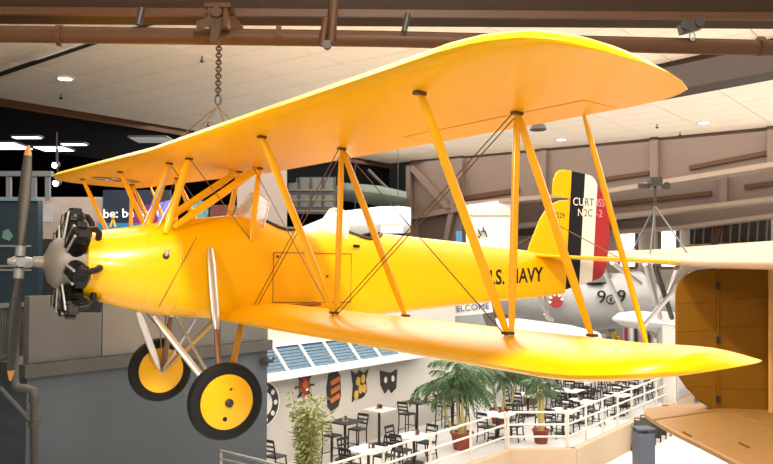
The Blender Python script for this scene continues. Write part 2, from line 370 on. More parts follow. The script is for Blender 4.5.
def wing(name, base, sg, y0, ail, mt):
    mb = MB()
    a0, a1 = ail; H = .77
    def seg(ys, t0, t1): mb.loft([section(base, sg*y, t0, t1, sg) for y in ys])
    seg([y0, (y0+a0)/2, a0], 0, 1)
    seg([a0, (a0+a1)/2, a1], 0, H)
    seg([a1, 5.25, 5.4, 5.5, 5.6, 5.7, 5.78, 5.83, 5.87, 5.9, 5.93, 5.955, 5.97], 0, 1)
    w_ = mb.build(name, mt, plane, 35)
    am = MB(); am.loft([section(base, sg*y, H+.012, 1, sg) for y in (a0+.012, (a0+a1)/2, a1-.012)])
    am.build('aileron', mt, plane, 35)
    return w_
for sg in (-1, 1):
    wing('upper_wing_panel', U, sg, .0, (3.25, 5.2), M_yfab)
    wing('lower_wing_panel', L, sg, .36, (3.25, 5.2), M_yfab)
# leading edge wear strip is only paint: the wing roots get metal walkways
for sg in (-1, 1):
    MB().hexa([L(.05,sg*.40,.085),L(1.05,sg*.40,.14),L(1.05,sg*.62,.14),L(.05,sg*.62,.085),L(.05,sg*.40,.095+.02),L(1.05,sg*.40,.155+.02),L(1.05,sg*.62,.165),L(.05,sg*.62,.11)]).build('wing_walk', mat('walkway_brown', (.25,.09,.01), .6), plane)

# fuselage
SEC = [(-.62,.335,.03,.69,2,2),(-.5,.37,.0,.715,2,2),(-.2,.42,-.07,.775,2.1,2.1),(.05,.435,-.115,.83,2.4,2.3),(.28,.44,-.14,.88,2.8,2.5),(.55,.44,-.15,.93,4,2.5),(.85,.44,-.155,.985,6,2.6),
       (1.1,.44,-.155,1.02,7,2.6),(1.4,.44,-.15,.97,7,2.8),(1.83,.44,-.14,.90,7,3),(2.3,.43,-.11,.925,7,3),(2.8,.415,-.07,.945,7,2.6),(3.4,.365,.0,.94,7,2.3),(4.2,.29,.085,.925,7,2.2),(5.0,.205,.165,.905,6,2.1),(5.7,.115,.235,.875,5,2),(6.22,.035,.30,.84,3,2)]
def fring(s, n=40):
    x, hw, zb, zt, nb, ntp = s; zc = zb+(zt-zb)*.5; r = []
    for k in range(n):
        t = 2*PI*k/n; c, q = math.cos(t), math.sin(t); e = nb if q < 0 else ntp
        rad = (abs(c)**e+abs(q)**e)**(-1/e)
        r.append(Vector((x, hw*c*rad, zc+((zt-zc) if q > 0 else (zc-zb))*q*rad)))
    return r
def secat(x):
    for a, b in zip(SEC, SEC[1:]):
        if x <= b[0]: k = (x-a[0])/(b[0]-a[0]); return tuple(p+(q-p)*k for p, q in zip(a, b))
    return SEC[-1]
def cockpit_cut(o, x0, x1):
    mb = MB(); c = (x0+x1)/2
    rings = [[Vector((c+(x1-x0)/2*math.cos(2*PI*k/20)*s, .30*math.sin(2*PI*k/20)*s, z)) for k in range(20)] for z, s in ((.25,.8),(.5,.98),(.8,1),(1.4,1))]
    mb.loft(rings); return mb.mesh('cut', mat('cockpit_dark', (.03,.018,.01), .8))
fus = MB().loft([fring(s) for s in SEC if s[0] >= .28]).build('fuselage', [M_yfab, MATS.get('cockpit_dark') or mat('cockpit_dark', (.03,.018,.01), .8)], plane, 40)
plane_cutters = []
for x0, x1 in ((1.2,1.78),(2.32,2.92)):
    co = link('cutter', cockpit_cut(None, x0, x1)); co.matrix_world = Matrix.Identity(4); plane_cutters.append(co)
    md = fus.modifiers.new('cut', 'BOOLEAN'); md.object = co; md.operation = 'DIFFERENCE'; md.solver = 'EXACT'; md.material_mode = 'TRANSFER'
fus.parent = None; bpy.context.view_layer.update()
dg = bpy.context.evaluated_depsgraph_get(); nm = bpy.data.meshes.new_from_object(fus.evaluated_get(dg)); fus.modifiers.clear(); fus.data = nm; fus.parent = plane
for c in plane_cutters: bpy.data.objects.remove(c)
cowl = MB().loft([fring(s) for s in [(-.63,.30,.06,.66,2,2)]+[s for s in SEC if s[0] <= .29]]).build('engine_cowl', M_yel, plane, 50)
def rim(x0, x1):      # padded coaming following the fuselage skin
    pts = []
    for k in range(28):
        t = 2*PI*k/28; x = (x0+x1)/2+(x1-x0)/2*math.cos(t); y = .30*math.sin(t); s = secat(x); zc = (s[2]+s[3])/2
        pts.append((x, y, zc+(s[3]-zc)*(1-(abs(y)/s[1])**s[5])**(1/s[5])+.005))
    return pts
for x0, x1 in ((1.2,1.78),(2.32,2.92)): MB().tube(rim(x0,x1), .022, 8, True).build('cockpit_coaming', mat('coaming_leather', (.035,.015,.008), .6), plane, 60)
# windscreens
for x0, top in ((.98,1.27),(2.05,1.19)):
    s = secat(x0+.1); zc = (s[2]+s[3])/2
    def zs(x, y): s = secat(x); zc = (s[2]+s[3])/2; return zc+(s[3]-zc)*(1-(min(abs(y),s[1]*.98)/s[1])**s[5])**(1/s[5])
    mb = MB(); b = [(x0+.24,-.32),(x0+.06,-.2),(x0,0),(x0+.06,.2),(x0+.24,.32)]
    bot = [Vector((x, y, zs(x, y)-.01)) for x, y in b]
    tp = [Vector((x0+.33,-.24,top-.08)), Vector((x0+.24,-.15,top)), Vector((x0+.21,0,top+.01)), Vector((x0+.24,.15,top)), Vector((x0+.33,.24,top-.08))]
    ws = []
    for i in range(4):
        off = Vector((.006,0,.004)); mb.hexa([bot[i],bot[i+1],bot[i+1]+off,bot[i]+off,tp[i],tp[i+1],tp[i+1]+off,tp[i]+off])
    wsn = mb.build('windscreen', M_glass, plane)
    MB().tube([bot[0]]+tp+[bot[4]], .011, 6).build('windscreen_frame', M_white, wsn, 60)
    for i in (1, 3): MB().tube([bot[i], tp[i]], .008, 6).build('windscreen_frame', M_white, wsn, 60)
# hatch outline, hand hold and filler caps on the fuselage side
def side(x, z, o=.004): s = secat(x); return Vector((x, -s[1]-o, z))
q4 = [(1.31,.61),(2.31,.66),(2.34,.09),(1.34,.06)]
for a, b in zip(q4, q4[1:]+q4[:1]): MB().tube([side(*a,o=-.001), side(*b,o=-.001)], .0045, 5).build('hatch_seam', M_wire, plane)
MB().box(side(2.37,.752,.0), (.085,.012,.035)).build('hand_hold', M_blk, plane)
for x, z in ((1.36,.57),(2.0,.38)): MB().lathe([(.016,0),(.016,.012),(.006,.016)], side(x,z,0), (0,-1,0), 10).build('fastener', M_wire, plane, 40)
fc = MB().lathe([(.035,0),(.035,.02),(.02,.03),(.0,.032)], side(.115,.50,-.02), (0,-1,0), 14).build('filler_cap', M_dmet, plane, 40)
MB().tube([side(.115,.50,.01), side(.122,.57,.01)], .016, 8).build('neck', M_alu, fc, 40)
for x in (.27, -.05): MB().tube([p+Vector((0,0,0)) for p in [q*1 for q in fring((x,)+tuple(v*(1.003 if i in (0,2) else 1) for i, v in enumerate(secat(x)[1:])))]], .005, 5, True).build('cowl_seam', M_yel, plane)
# lettering on the sides
for sg in (-1, 1):
    p, q = Vector((4.45,-.268,.365)), Vector((5.62,-.128,.465))
    if sg == -1: T = basis(p, q-p, (0,0,1)); t = text('U.S. NAVY', .285, M_blk, T, plane, sx=.95, bold=.006)
    else:
        p, q = Vector((5.45,.155,.475)), Vector((4.26,.295,.375)); t = text('U.S. NAVY', .27, M_blk, basis(p, q-p, (0,0,1)), plane, sx=.95, bold=.006)
# tail: fin, rudder with stripes, tailplane and elevators
TH = .03
def slab(pts, th=TH, y0=None): return MB().prism([Vector((x, -th/2 if y0 is None else y0, z)) for x, z in pts], (0, th, 0))
bevel(slab([(5.45,.86),(5.50,1.0),(5.58,1.18),(5.66,1.36),(5.76,1.50),(5.88,1.60),(6.02,1.665),(6.205,1.69),(6.215,.80)]).build('fin', M_yfab, plane), .012)
rud = slab([(5.895,1.72),(5.88,1.80),(5.885,1.95),(5.93,2.06),(6.0,2.11),(6.09,2.13),(6.235,2.127),(6.235,.36),(6.225,.36),(6.225,1.715)]).build('rudder', M_yfab, plane); bevel(rud, .01)
S1, S2 = 6.515, 6.79
for nm_, mt, pts in (('stripe', M_navy, [(6.235,.36),(S1,.44),(S1,2.115),(6.235,2.127)]), ('stripe', M_white, [(S1,.44),(S2,.51),(S2,1.98),(6.74,2.05),(6.66,2.10),(S1,2.115)]),
                     ('stripe', M_red, [(S2,.51),(6.95,.56),(7.04,.64),(7.09,.80),(7.11,1.1),(7.10,1.45),(7.05,1.65),(6.96,1.80),(6.86,1.91),(S2,1.98)])):
    slab(pts, TH-.001).build(nm_, mt, rud)
def rt(body, x, z, size, mt, sx=1): # both faces
    text(body, size, mt, basis((x,-TH/2-.001,z), (1,0,.06), (0,0,1)), rud, sx=sx)
LT = mat('letter_white', (.8,.78,.74), .5); LP_ = mat('letter_pink', (.75,.35,.35), .5); LD = mat('letter_dark', (.10,.08,.08), .5)
rt('CU', 6.29, 1.62, .17, LT); rt('RT', S1+.02, 1.635, .17, LD); rt('ISS', S2+.01, 1.65, .17, LP_, .85)
rt('N', 6.40, 1.47, .16, LT); rt('2C', S1+.02, 1.475, .16, LD, .95); rt('-2', S2-.02+.03, 1.49, .16, LP_)
text('A-8529', .115, M_blk, basis((5.80,-TH/2-.001,1.40), (1,0,.03), (0,0,1)), plane)
def hs(pts, sg, nm_, zt=.82, th=.035): return bevel(MB().prism([Vector((x, sg*y, zt-th/2 + .0*y)) for x, y in pts], (0,0,th)).build(nm_, M_yfab, plane), .014)
for sg in (-1, 1):
    hs([(5.55,.05),(5.62,.6),(5.75,1.2),(5.9,1.6),(6.05,1.78),(6.21,1.84),(6.21,.05)], sg, 'tailplane', .83)
    hs([(6.23,.08),(6.23,1.86),(6.36,1.86),(6.55,1.76),(6.68,1.5),(6.76,1.0),(6.78,.5),(6.72,.2),(6.62,.08)], sg, 'elevator', .83)
    MB().tube([(5.95,sg*.06,1.3), (6.0,sg*1.2,.85)], .007, 6).build('tail_wire', M_wire, plane)
# tail skid
MB().tube([(5.69,-.03,.27),(5.93,0,-.06)], .022, 8).build('tail_skid_strut', M_alu, plane, 60)
MB().tube([(5.87,.03,.28),(5.94,0,-.06)], .018, 8).build('tail_skid_strut', M_alu, plane, 60)
MB().tube([(5.86,0,.0),(5.94,0,-.07),(6.04,0,-.10)], [.025,.035,.02], 8).build('tail_skid', M_alu, plane, 60)

# struts and wires
def strut(p, q, w_=.036, fl=.5, nm_='interplane_strut', mt=M_yel):
    p, q = Vector(p), Vector(q); m = [p.lerp(q, t) for t in (0,.06,.2,.8,.94,1)]
    return MB().tube(m, [w_*.55,w_*.8,w_,w_,w_*.8,w_*.55], 10, fdir=(1,0,0), flat=fl).build(nm_, mt, plane, 60)
def fitting(p, d):
    MB().box(Vector(p)+Vector((0,0,d*.012)), (.07,.05,.02)).build('strut_fitting', M_wire, plane)
def wire(p, q, nm_='bracing_wire', off=.0, r=.0045): MB().tube([Vector(p)+Vector((off,0,0)), Vector(q)+Vector((off,0,0))], r, 6).build(nm_, M_wire, plane)
LZ = .15
for sg in (-1, 1):
    for y in (YI, YO):
        y *= sg; uf, ur = U(XF,y,.0), U(XR,y,.0); lf, lr = L(XF,y,.19), L(XR,y,.115)
        strut(uf, lf); strut(ur, lr); strut(ur, lf+Vector((.03,0,0)), .032)
        for p in (uf, ur): fitting(p, -1)
        for p in (lf, lr): fitting(p, 1)
    # aileron link
    strut(U(1.41,sg*4.885,.005), L(1.38,sg*4.86,.02), .024, .7, 'aileron_link_strut')
    # flying wires (double) and landing wires
    for o_ in (-.022, .022):
        wire(U(XR,sg*YI), L(.3,sg*.44,.10), off=o_); wire(U(XR,sg*YO), L(XF,sg*YI,.17), off=o_)
    wire(U(XR,sg*.32), L(XF,sg*YI,.17)); wire(U(XR,sg*YI), L(XF,sg*YO,.17))
    # cabane
    cf, cr = U(.31,sg*.34), U(1.13,sg*.30); bf, br = Vector((.11,sg*.36,.735)), Vector((1.05,sg*.41,.72))
    strut(cf, bf, .042, .5, 'cabane_strut'); strut(cr, br, .034, .5, 'cabane_strut'); strut(cr, bf+Vector((.09,0,.07)), .042, .5, 'cabane_strut')
    wire(cf, br); wire(side(.42,.72) if sg < 0 else Vector((.42,.44,.72)), Vector((.08,sg*.44,-.02)), r=.004)
    fitting(cf, -1); fitting(cr, -1)
    strut(U(.35,sg*.34), Vector((.05,sg*.30,.80)), .012, 1, 'fuel_line', M_sil)
# centre section tank panel and fuel gauge
# landing gear
XW, ZW, YW = .614, -.889, 1.075
for sg in (-1, 1):
    wh = MB().lathe([(.27,-.045),(.33,-.07),(.37,-.055),(.385,0),(.37,.055),(.33,.07),(.27,.045)], (XW,sg*YW,ZW), (0,1,0), 40).build('wheel', M_rub, plane, 50)
    MB().lathe([(.0,-.095),(.04,-.092),(.27,-.05),(.275,.0),(.27,.05),(.04,.092),(0,.095)], (XW,sg*YW,ZW), (0,1,0), 40).build('wheel_disc', M_yel, wh, 25)
    MB().lathe([(.04,.09),(.042,.12),(.02,.13),(0,.13)], (XW,sg*YW,ZW), (0,sg,0), 14).build('hub_cap', M_dmet, wh, 40)
    MB().lathe([(.022,0),(.022,.012)], (XW-.02+.0,sg*(YW+.066),ZW-.16), (0,sg,0), 12).build('valve_hole', M_blk, wh)
    MB().lathe([(.014,0),(.014,.012)], (XW+.02,sg*(YW+.068),ZW+.13), (0,sg,0), 12).build('valve_hole', M_wire, wh)
    ax = Vector((XW, sg*(YW-.1), ZW))
    MB().tube([ax, Vector((XW, sg*YW, ZW))], .03, 10).build('axle', M_alu, plane, 60)
    top = Vector((.57,sg*.46,.61)); k = top.lerp(ax, .55)
    strut(top, k, .05, .6, 'oleo_strut', M_sil); strut(k, ax, .036, .7, 'oleo_piston', mat('oleo_brown', (.2,.11,.06), .4, .3))
    strut(Vector((.075,sg*.30,-.13)), ax+Vector((-.04,0,.02)), .042, .6, 'gear_strut', M_sil)
    strut(Vector((1.05,sg*.32,-.14)), ax+Vector((.04,0,.02)), .036, .6, 'gear_strut', mat('gear_ochre', (.42,.24,.05), .4))
    wire(Vector((.15,-sg*.25,-.14)), ax, 'gear_wire', r=.006)
    strut(Vector((.5,-sg*.36,-.15)), ax+Vector((0,0,.01)), .02, .8, 'gear_tie_rod', M_alu)
# engine
EC = Vector((-.72, 0, .36))
MB().lathe([(.30,.12),(.29,.05),(.265,0),(.265,-.09),(.25,-.15),(.20,-.205),(.11,-.24),(.06,-.27),(.05,-.36)], EC, (1,0,0), 32).build('crankcase', mat('crankcase_grey', (.15,.135,.12), .5, .2), plane, 40)
cyl = MB()
prof = [(.095,.18)]
for k in range(9): h = .21+.024*k; prof += [(.08,h),(.08,h+.01),(.105,h+.01),(.105,h+.017),(.08,h+.017)]
prof += [(.085,.43),(.1,.44),(.1,.50),(.07,.54),(0,.55)]
cyl_me = MB().lathe(prof, (0,0,0), (0,0,1), 18).mesh('cylinder', mat('black_enamel', (.008,.008,.009), .35, spec=.25), 40)
head_me = MB().box((.0,-.06,.53), (.09,.07,.07)).box((0,.06,.53), (.09,.07,.07)).box((0,0,.47), (.15,.2,.012)).box((0,0,.50), (.14,.18,.012)).mesh('rocker_box', M_blk)
rod_me = MB().tube([(-.10,-.05,.22),(-.07,-.065,.53)], .014, 8).tube([(-.10,.05,.22),(-.07,.065,.53)], .014, 8).mesh('pushrod_tube', M_alu, 60)
pipe_me = MB().tube([(.06,.05,.50),(.14,.07,.49),(.19,.08,.43),(.2,.06,.33)], .032, 10).mesh('exhaust_stub', M_blk, 60)
plug_me = MB().tube([(-.08,0,.47),(-.12,0,.49),(-.13,0,.40),(-.1,0,.2)], .007, 6).mesh('ignition_lead', M_dmet, 60)
for k in range(7):
    a = 2*PI*k/7; Mx = Matrix.Translation(EC) @ Matrix.Rotation(a, 4, 'X')
    c = link('cylinder', cyl_me, plane); c.matrix_local = Mx
    for nm_, me in (('rocker_box', head_me), ('pushrod_tube', rod_me), ('exhaust_stub', pipe_me), ('ignition_lead', plug_me)): link(nm_, me, c)
MB().tube([EC+Vector((.13, .30*math.cos(2*PI*k/28), .30*math.sin(2*PI*k/28))) for k in range(28)], .035, 8, True).build('exhaust_collector', M_blk, plane, 60)
MB().box(EC+Vector((.15,-.16,-.42)), (.26,.16,.10)).box(EC+Vector((.05,-.2,-.36)), (.1,.1,.16)).build('oil_sump', M_blk, plane)
# propeller
PH = Vector((-1.2, 0, .351))
prop = MB().lathe([(.045,.12),(.055,.08),(.06,.0),(.055,-.05),(.035,-.08),(.025,-.11),(0,-.115)], PH, (1,0,0), 20).build('propeller', mat('hub_steel', (.22,.22,.22), .4, .5), plane, 40)
MB().tube([PH+Vector((0,-.09,0)), PH+Vector((0,.09,0))], .045, 12).build('hub_clamp', MATS['hub_steel'], prop, 50)
for s in (-1, 1):
    def ring(r):
        wd = interp([0,.1,.3,.6,.9,1.08,1.16], [.04,.04,.055,.06,.052,.038,.012], r); th = interp([0,.1,.3,.6,1.16],[.045,.045,.028,.016,.006], r); tw = math.radians(interp([0,.2,.6,1.16],[75,72,66,62], r))
        dx = Vector((math.sin(tw)*s*-1, math.cos(tw), 0)); dn = Vector((math.cos(tw), math.sin(tw)*s, 0))
        dirv = Vector((0,.035*s,s)).normalized()
        return [PH + dirv*r + dx*wd*math.cos(2*PI*k/12) + dn*th*math.sin(2*PI*k/12) for k in range(12)]
    bl = MB().loft([ring(r) for r in (.05,.12,.2,.3,.45,.6,.75,.9,1.0,1.06)]).build('blade', mat('blade_grey', (.022,.022,.023), .45, .3), prop, 60)
    MB().loft([ring(r) for r in (1.06,1.1,1.14,1.16)]).build('blade_tip', mat('tip_yellow', (.32,.14,.01), .4), bl, 60)
    MB().tube([PH+Vector((0,0,s*.06)), PH+Vector((0,0,s*.16))], .05, 12).build('blade_clamp', MATS['hub_steel'], bl, 50)
# lifting points on the upper wing
for x, y in ((.3,-.34),(.3,.34),(1.1,-.3),(1.1,.3)): MB().box(U(x,y,.17), (.04,.02,.06)).build('lifting_lug', M_dmet, plane)
# underwing star roundel of the far wing
cc = U(.62, 4.0, -.003)
MB().lathe([(.36,0),(.36,.004)], cc, (0,-.013,1), 32).build('roundel', M_navy, plane)
st = []
for k in range(10): r = .35 if k % 2 == 0 else .135; a = PI/2+2*PI*k/10; st.append(cc+Vector((-r*math.sin(a), r*math.cos(a), -.004)))
MB().prism(st, (0,0,.003)).build('star', M_white, plane)
MB().lathe([(.11,0),(.11,.003)], cc-Vector((0,0,.007)), (0,0,1), 20).build('roundel_centre', M_red, plane)

# ------------------------------------------------------------------ hoist and chain that carry the biplane
AP = at(218, 106, 8.85); TOPC = at(219, 43.5, 8.97)
hk = thing('hoist_bracket', 'worn steel beam clamp and hook carrying the chain above the yellow biplane', 'bracket', at(219,26,9.25))
B0 = hk.location.copy()
MB().box((0,.35,.22), (.30,.9,.05)).box((.09,.0,.1), (.05,.16,.25)).box((-.09,.0,.1), (.05,.16,.25)).build('clamp', M_brown, hk)
MB().hexa([Vector(p) for p in ((-.24,-.1,-.06),(.02,-.1,.0),(.02,-.06,.0),(-.24,-.06,-.06),(-.24,-.1,.02),(.02,-.1,.14),(.02,-.06,.14),(-.24,-.06,.02))]).build('lever', M_chain, hk)
MB().lathe([(.05,-.04),(.06,-.04),(.06,.04),(.05,.04)], (0,-.12,.12), (0,1,0), 16).build('pin', M_chain, hk, 40)
MB().hexa([Vector(p) for p in ((-.04,-.3,-.26),(.05,-.3,-.26),(.05,-.22,-.26),(-.04,-.22,-.26),(-.05,-.14,.06),(.06,-.14,.06),(.06,-.04,.06),(-.05,-.04,.06))]).build('hook_block', M_chain, hk)
ch = thing('lifting_chain', 'rusty steel link chain with wire sling above the yellow biplane', 'chain', TOPC)
nl = 15; d = (AP+Vector((0,0,.12)))-TOPC
for k in range(nl):
    a, b = d*(k/nl), d*((k+1)/nl); m = (a+b)/2; h = (b-a).length*.66; t = (b-a).normalized()
    sd = Vector((1,0,0)) if k % 2 else Vector((0,1,0)); pts = []
    for i in range(10): an = 2*PI*i/10; pts.append(m + t*h*math.cos(an) + sd*.028*math.sin(an))
    MB().tube(pts, .011, 6, True).build('link', M_chain, ch, 60)
apx = AP-TOPC
MB().tube([apx+Vector((.03*math.cos(2*PI*i/12), 0, .07+.06*math.sin(2*PI*i/12))) for i in range(12)], .01, 6, True).build('shackle', M_dmet, ch, 60)
for x, y in ((.3,-.34),(.3,.34),(1.1,-.3),(1.1,.3)):
    MB().tube([apx, PM @ U(x,y,.19) - TOPC], .006, 6).build('sling_wire', M_wire, ch)
for u, v, uu in ((690,27,0), (474,0,1)):
    if uu: continue
    c = bp(u, v, 9.5); t = thing('beam_trolley', 'dark beam trolley with small hook on the roof beam', 'trolley', c)
    MB().box((0,0,0), (.26,.14,.12), (.96,0,.25), (0,1,0), (-.25,0,.96)).build('frame', M_dmet, t)
    for x in (-.09,.09): MB().lathe([(.0,-.02),(.06,-.02),(.06,.02),(0,.02)], (x,-.08,.02+x*.2), (0,1,0), 14).build('roller', M_dmet, t, 40)
    MB().tube([(.02+.03*math.cos(2*PI*i/10), -.02, -.12+.05*math.sin(2*PI*i/10)) for i in range(10)], .012, 6, True).build('hook', M_alu, t, 60)

# ================================================================== TAIL OF A FLYING BOAT, at the right
fb = thing('flying_boat_tail', 'tan fabric biplane tail of a large flying boat with tall fin', 'airplane', at(720, 412, 14.2))
F0 = fb.location.copy()
FE = Vector((.97, -.24, 0)).normalized(); FN = Vector((-FE.y, FE.x, 0))
def fpt(u, v, off=0): return onplane(u, v, F0+FN*off, FN) - F0
M_fin = mat('tan_dope_shaded', (.20,.085,.002), .6, spec=.12, vary=.08, bump=.04, bscale=6)  # tan dope with the shade on the fin put into its base colour
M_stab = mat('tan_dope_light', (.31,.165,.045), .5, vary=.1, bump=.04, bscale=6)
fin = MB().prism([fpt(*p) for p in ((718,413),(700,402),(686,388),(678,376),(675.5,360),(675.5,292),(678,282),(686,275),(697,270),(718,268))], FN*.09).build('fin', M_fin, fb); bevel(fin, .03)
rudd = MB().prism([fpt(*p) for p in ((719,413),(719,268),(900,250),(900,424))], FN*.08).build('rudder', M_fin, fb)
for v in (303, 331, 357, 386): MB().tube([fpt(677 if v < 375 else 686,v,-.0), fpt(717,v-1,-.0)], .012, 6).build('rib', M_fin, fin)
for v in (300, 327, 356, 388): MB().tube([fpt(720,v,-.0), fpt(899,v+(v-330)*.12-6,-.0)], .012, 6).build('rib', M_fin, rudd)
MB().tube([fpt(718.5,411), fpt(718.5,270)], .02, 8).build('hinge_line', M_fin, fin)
for v in (286, 340, 399): MB().box(fpt(718.5,v,-.03), (.05,.06,.12)).build('hinge', M_dmet, fin)
MB().tube([fpt(771,420,-.25), fpt(771,262,-.25)], .045, 10).build('tail_strut', M_tan, fb, 60)
ZL = F0.z
low = [onz(u, v, ZL-.02)-F0 for u, v in ((646,413),(644,417),(648,421),(662,430),(680,440),(700,450))]
e_ = (onz(700,450,ZL-.02)-onz(662,430,ZL-.02)); low += [low[-1]+e_*1.6, low[-1]+e_*1.6+Vector((6,1.0,0))]
low += [onz(u, v, ZL-.02)-F0 for u, v in ((900,399),(773,403),(720,405.5),(680,409),(655,411.5))]
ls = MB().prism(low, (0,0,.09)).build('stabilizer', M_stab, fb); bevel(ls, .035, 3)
sm = MB().tube([onz(646,421,ZL+.075)-F0+Vector((.15,.1,0)), onz(716,411,ZL+.075)-F0], .012, 6); sm.build('spar_ridge', M_stab, ls, 60)
MB().tube([onz(723,412,ZL+.075)-F0, onz(773,426,ZL+.075)-F0], .012, 6).build('spar_ridge', M_stab, ls, 60)
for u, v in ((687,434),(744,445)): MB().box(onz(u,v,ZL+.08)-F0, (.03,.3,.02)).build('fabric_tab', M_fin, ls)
MB().tube([fpt(706,409,-.12), fpt(726,412,-.12)], .03, 8).build('fin_post_socket', M_dmet, fb, 60)
# upper stabilizer, near level with the eye, slightly nose down
def up(u, v, Y): return at(u, v, Y)-F0
uq = [up(604,260,17.5), up(650,263.5,15.6), up(690,267,13.4), up(715,268.5,12.2), up(773,270,11.0), up(900,272,9.5), up(900,238,14.5), up(773,246,16.4), up(715,253.5,17.6), up(650,254.5,18.6), up(606,255.5,18.8)]
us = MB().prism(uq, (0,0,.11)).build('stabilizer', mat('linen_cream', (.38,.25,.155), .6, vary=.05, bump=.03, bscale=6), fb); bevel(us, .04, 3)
for a, b, m in (((676,268),(662,300),M_sil),((690,272),(640,330),M_sil),((600,262),(622,310),M_alu),((645,264),(660,318),M_alu),((655,265),(672,318),M_dmet),((652,262),(655,300),M_alu),((612,262),(640,284),M_alu)):
    MB().tube([at(*a,15.2)-F0, at(*b,16.2)-F0], .05, 10).build('tail_strut', m, fb, 60)
# second hoist that carries this tail
h2 = thing('hoist_trolley', 'dark chain hoist hanging from a taupe girder above the flying boat tail', 'hoist', at(655,182,20))
H0 = h2.location.copy()
MB().box((0,0,0), (.3,.25,.22)).box((-.28,0,-.1), (.28,.1,.12)).build('hoist_body', M_dmet, h2)
MB().tube([(0,0,.1), at(655,150,20)-H0], .08, 10).build('suspension_rod', M_taupe, h2, 60)
MB().tube([(.0,0,-.1), at(655,206,20)-H0], .035, 8).build('hoist_chain', M_dmet, h2, 60)
MB().lathe([(.03,-.04),(.1,-.04),(.1,.04),(.03,.04)], (.28,0,-.1), (0,1,0), 14).build('chain_wheel', M_dmet, h2, 40)
for (u, v, Y) in ((630,256,18.5),(650,256,16.8),(655,256,18.5),(688,254,15.5)):
    MB().tube([at(655,206,20)-H0, at(u,v,Y)-H0], .018, 6).build('sling_wire', M_dmet, h2)

sp_ = thing('hall_speaker', 'dark round horn speaker hanging below the tiled ceiling', 'speaker', at(538,126,22))
MB().lathe([(.0,.12),(.1,.12),(.2,.02),(.24,-.1),(.22,-.12),(.1,-.06),(0,-.06)], (0,0,0), (0,0,1), 18).build('horn', M_dmet, sp_, 40)
MB().tube([(0,0,.1), (0,0,CEIL-sp_.location.z)], .015, 6).build('drop_rod', M_dmet, sp_)
# ================================================================== SILVER AIRCRAFT BEHIND
sv = thing('silver_trainer', 'hanging silver aircraft with black 9 numerals on its fuselage', 'airplane', at(600, 300, 36))
S0 = sv.location.copy(); M_svr = mat('silver_dope', (.25,.255,.255), .35, .1, vary=.06, scale=.5)
def sp(u, v, dY=0): return at(u, v, 36+dY)-S0
rings = []
for u, vt, vb, hw in ((470,283,296,.25),(500,276,312,.6),(540,276,326,.9),(570,280,331,1.05),(598,283,330,1.1),(606,274,329,1.1),(640,271,326,1.1),(652,281,322,1.05),(666,290,320,.9),(690,296,318,.55),(700,300,314,.3)):
    c = sp(u, (vt+vb)/2); h = (sp(u,vt)-sp(u,vb)).length/2
    rings.append([c+Vector((0, hw*math.cos(2*PI*k/20)*-1, h*math.sin(2*PI*k/20))) for k in range(20)])
MB().loft(rings).build('fuselage', M_svr, sv, 60)
cz = [sp(585,283), sp(600,279), sp(614,272), sp(606,283)]
MB().prism([sp(588,283,-.7), sp(597,277,-.6), sp(612,271.5,-.5), sp(606,282,-.7)], (0,.9,0)).build('canopy', mat('dark_canopy', (.05,.055,.06), .2), sv)
for u, v, b_, sz in ((597,303,'9',.78),(617,302.5,'9',.78)):
    text(b_, sz, M_blk, basis(sp(u,v,-1.16), (1,0,.04), (0,0,1)), sv, name='numeral', depth=.04, sx=1.1)
MB().tube([sp(611,299.5,-1.18)+Vector((.19*math.cos(2*PI*k/16),0,.19*math.sin(2*PI*k/16))) for k in range(16)], .028, 6, True).build('emblem_ring', M_blk, sv)
MB().box(sp(611,299.5,-1.16), (.06,.05,.2)).build('emblem_bar', M_blk, sv)
em = MB().lathe([(.30,0),(.30,.05),(0,.06)], sp(556,301,-1.2), (0,-1,0), 18).build('red_emblem', mat('emblem_red', (.25,.015,.02), .5), sv)
for k in range(5):
    a = .3+k*.75; MB().lathe([(.06,0),(.06,.03),(0,.035)], sp(556,301,-1.26)+Vector((.27*math.cos(a),0,.27*math.sin(a))), (0,-1,0), 10).build('scallop', M_white, em)
M_svw = mat('silver_white', (.5,.5,.5), .35)
def wingblob(cs, w_, thk, nm_, par, mt):
    rr = []
    for (p, sc_) in cs: rr.append([p+Vector((0,w_*sc_*math.cos(2*PI*k/16),thk*sc_*math.sin(2*PI*k/16))) for k in range(16)])
    return MB().loft(rr).build(nm_, mt, par, 60)
wingblob([(sp(613,319,-3),.15),(sp(622,319,-3),.7),(sp(640,320,-3),1),(sp(690,326,-3),1.1),(sp(760,334,-3),1)], 1.4, .38, 'wing', sv, M_svw)
wingblob([(sp(598,338,-3),.5),(sp(570,336,-3),.9),(sp(520,332,-3),1.1),(sp(470,328,-3),.8)], 1.3, .5, 'wing', sv, M_svw)
MB().tube([sp(640,322,-2), sp(668,340,-2)], .16, 10).build('gear_leg', M_alu, sv, 60)
MB().prism([sp(640,318,-1.3), sp(655,338,-1.3), sp(668,345,-1.3), sp(664,322,-1.3)], (0,.3,0)).build('gear_door', M_alu, sv)
